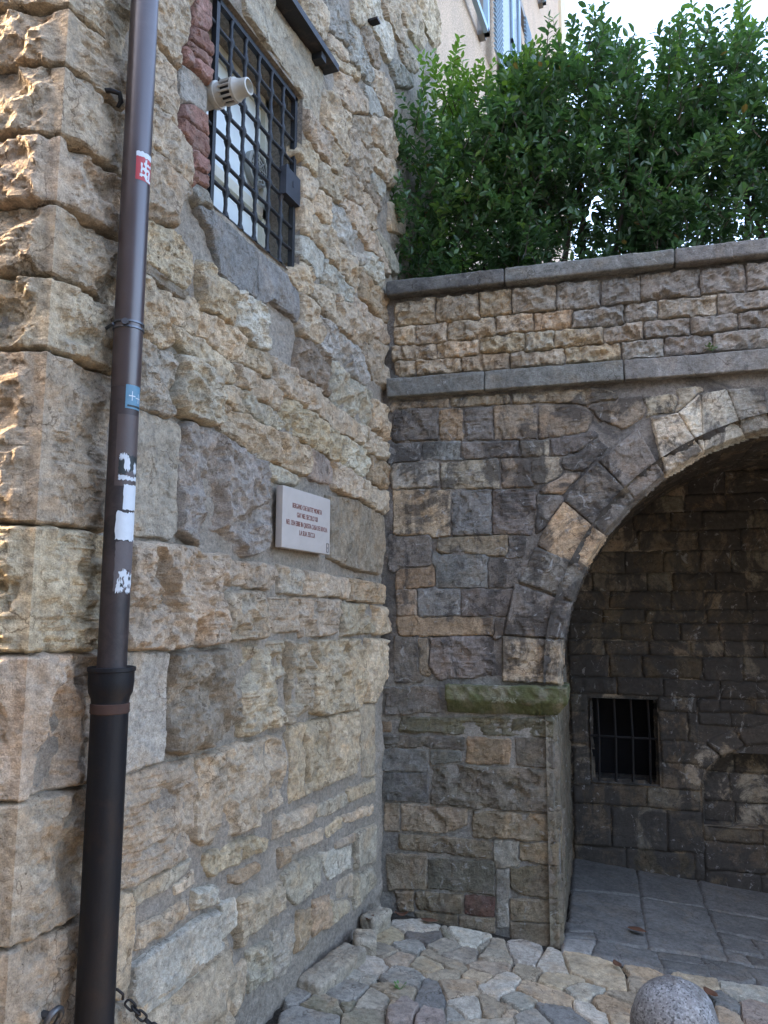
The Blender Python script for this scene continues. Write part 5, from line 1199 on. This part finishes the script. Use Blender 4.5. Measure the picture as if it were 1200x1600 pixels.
    prof = [(gz_ - .1 , .185), (gz_ + .02, .182), (zc - .12, .168)] + [(zc + R * 1.03 * math.sin(a), R * math.cos(a) ** 0.92 if math.cos(a) > 0 else 0.001) for a in [math.radians(-28 + 118 * k / 26) for k in range(26)]] + [(zc + R * 1.035, .003)]
    bo = MB().lathe((bc.x, bc.y, 0), prof, 72).build('stone', g, None, True); me = bo.data
    v = np.empty(len(me.vertices) * 3, np.float32); me.vertices.foreach_get('co', v); v = v.reshape(-1, 3); ctr = np.array([bc.x, bc.y, zc]); dd = v - ctr; L = np.linalg.norm(dd, axis=1, keepdims=True); a1 = np.arctan2(dd[:, 1], dd[:, 0])
    v += dd / L * (fbm(np.cos(a1) * 2 + 5, dd[:, 2] * 12 + np.sin(a1) * 2, 3, 3) * 0.008)[:, None]; me.vertices.foreach_set('co', v.ravel()); me.update()
    bol = empty('stone_bollard', (bc.x, bc.y, gz_), 'round-topped speckled grey granite bollard on the paving before the arch', 'bollard'); bo.parent = bol; bo.matrix_parent_inverse = Matrix.Translation(bol.location).inverted()
    # chain hung from the house to the bollard
    ch = empty('chain', (0.02, -2.17, .44), 'black iron chain hanging from the house wall beside the drainpipe foot', 'chain')
    p0 = Vector((0.03, -2.175, .425)); p1 = Vector((1.362, -1.02, 0.045)); eye = Vector((1.372, -1.03, 0.055))
    n = 220; sag = .62; path = [p0.lerp(p1, t / n) - Vector((0, 0, sag * 4 * (t / n) * (1 - t / n) * 0.62)) for t in range(n + 1)]
    for q in path: q.z = max(q.z, float(ground_z(q.x)) + 0.022)
    lk = MB(); a_, b_, r_ = .0175, .0085, .0036; pts = []
    for k in range(20):
        t = 2 * math.pi * k / 20; pts.append(Vector(((a_ - b_) * (1 if math.cos(t) > 0 else -1) * min(1, abs(math.cos(t)) * 3) + b_ * math.cos(t), b_ * math.sin(t) * 1.15, 0)))
    lk.tube(pts + [pts[0]], r_, 7, False); me0 = bpy.data.meshes.new('link'); me0.from_pydata(lk.v, [], lk.f); me0.polygons.foreach_set('use_smooth', [True] * len(me0.polygons)); me0.materials.append(iron)
    acc = 0; step = .0265; k = 0; last = path[0]
    for i in range(1, len(path)):
        seg = path[i] - path[i - 1]; acc += seg.length
        if acc >= step:
            acc -= step; t = (path[min(i + 1, n)] - path[i - 1]).normalized(); side = t.cross(Vector((0, 0, 1))).normalized(); up = side.cross(t)
            x, y = (side, up) if k % 2 else (up, -side)
            Mx = Matrix((t, x, t.cross(x))).transposed().to_4x4(); Mx.translation = path[i]
            o = bpy.data.objects.new('link', me0); COL.objects.link(o); o.parent = ch; o.matrix_parent_inverse = Matrix.Translation(ch.location).inverted(); o.matrix_basis = Mx; k += 1
    MB().tube([(-.03, -2.19, .445), (.02, -2.185, .448), (.035, -2.178, .435), (.03, -2.172, .418)], .0042, 8).build('wall_staple', iron, ch, True)
    e = MB(); e.lathe(eye, [(-.03, .016), (0, .018), (.008, .012)], 14, (-.8, -.55, .2)); ee = e.build('bollard_eye', plain('eye_iron', (0.07, 0.075, 0.09), 0.35, 0.8, 0.2), bol, True)
    # fallen leaves and sprigs
    dry = plain('dry_leaf', (0.12, 0.055, 0.03), 0.7, var=0.4, scale=60); green = plain('weed_green', (0.07, 0.16, 0.03), 0.5, var=0.3)
    def dleaf(x, y, L, rz, label, z=0.012, curl=.3):
        m = MB(); V = []; F = []; c_, s_ = math.cos(rz), math.sin(rz); gz2 = float(ground_z(x)) + z + .012; nn = 7
        for i in range(nn):
            t = i / (nn - 1); w = L * .28 * math.sin(math.pi * (0.06 + .9 * t)) ; zz = curl * L * (2 * t - 1) ** 2 * .5
            for s in (-1, 0, 1):
                lx, ly = (t - .5) * L, s * w; V.append((x + c_ * lx - s_ * ly, y + s_ * lx + c_ * ly, gz2 + zz + abs(s) * w * .35))
        for i in range(nn - 1):
            for j in range(2): a = i * 3 + j; F.append((a, a + 1, a + 4, a + 3))
        ob = m.add(V, F).build('dry_leaf', dry, None, True); sm = ob.modifiers.new('thick', 'SOLIDIFY'); sm.thickness = .0012; setp(ob, label, 'leaf')
    dleaf(0.13, -0.10, .075, .5, 'curled red-brown dry leaf in the corner between house and arch wall', .01, .6)
    dleaf(0.27, -0.06, .09, .1, 'flat red-brown dry leaf at the foot of the arch wall behind a pale paver', .0, .2)
    dleaf(1.216, -0.03, .07, -1.0, 'dark red dry leaf beside the large tan paving stone', .012)
    dleaf(1.63, -0.08, .09, -.9, 'orange-brown dry leaf on the paving just right of the bollard', .012)
    dleaf(1.275, 0.45, .10, -.25, 'long thin brown dry leaf lying on the alcove flagstones', .012, .1)
    dleaf(0.05, -0.35, .06, 1.2, 'small dark dry leaf among the loose footing stones', .06, .5)
    def weed(p, label, s, nl, seed):
        r = random.Random(seed); m = MB(); p = Vector(p)
        for k in range(nl):
            a = r.uniform(0, 6.28); d = Vector((math.cos(a), math.sin(a), r.uniform(.3, 1.1))).normalized(); q = p + d * s * r.uniform(.3, .8); w = d.cross(Vector((0, 0, 1))).normalized() * s * .16; t = q + d * s * .45
            m.tube([p, q], .0008, 4, False); m.add([q, q + d * s * .2 + w, t, q + d * s * .2 - w], [(0, 1, 2, 3)])
        setp(m.build('weed', green), label, 'weed')
    weed(b_at(1.785, 2.925, .03), 'tiny green weed growing on the slate string course', .055, 12, 1); weed((0.371, -0.769, float(ground_z(.371)) + .005), 'tiny green weed sprouting between paving stones near the house', .04, 10, 2)
build_small()
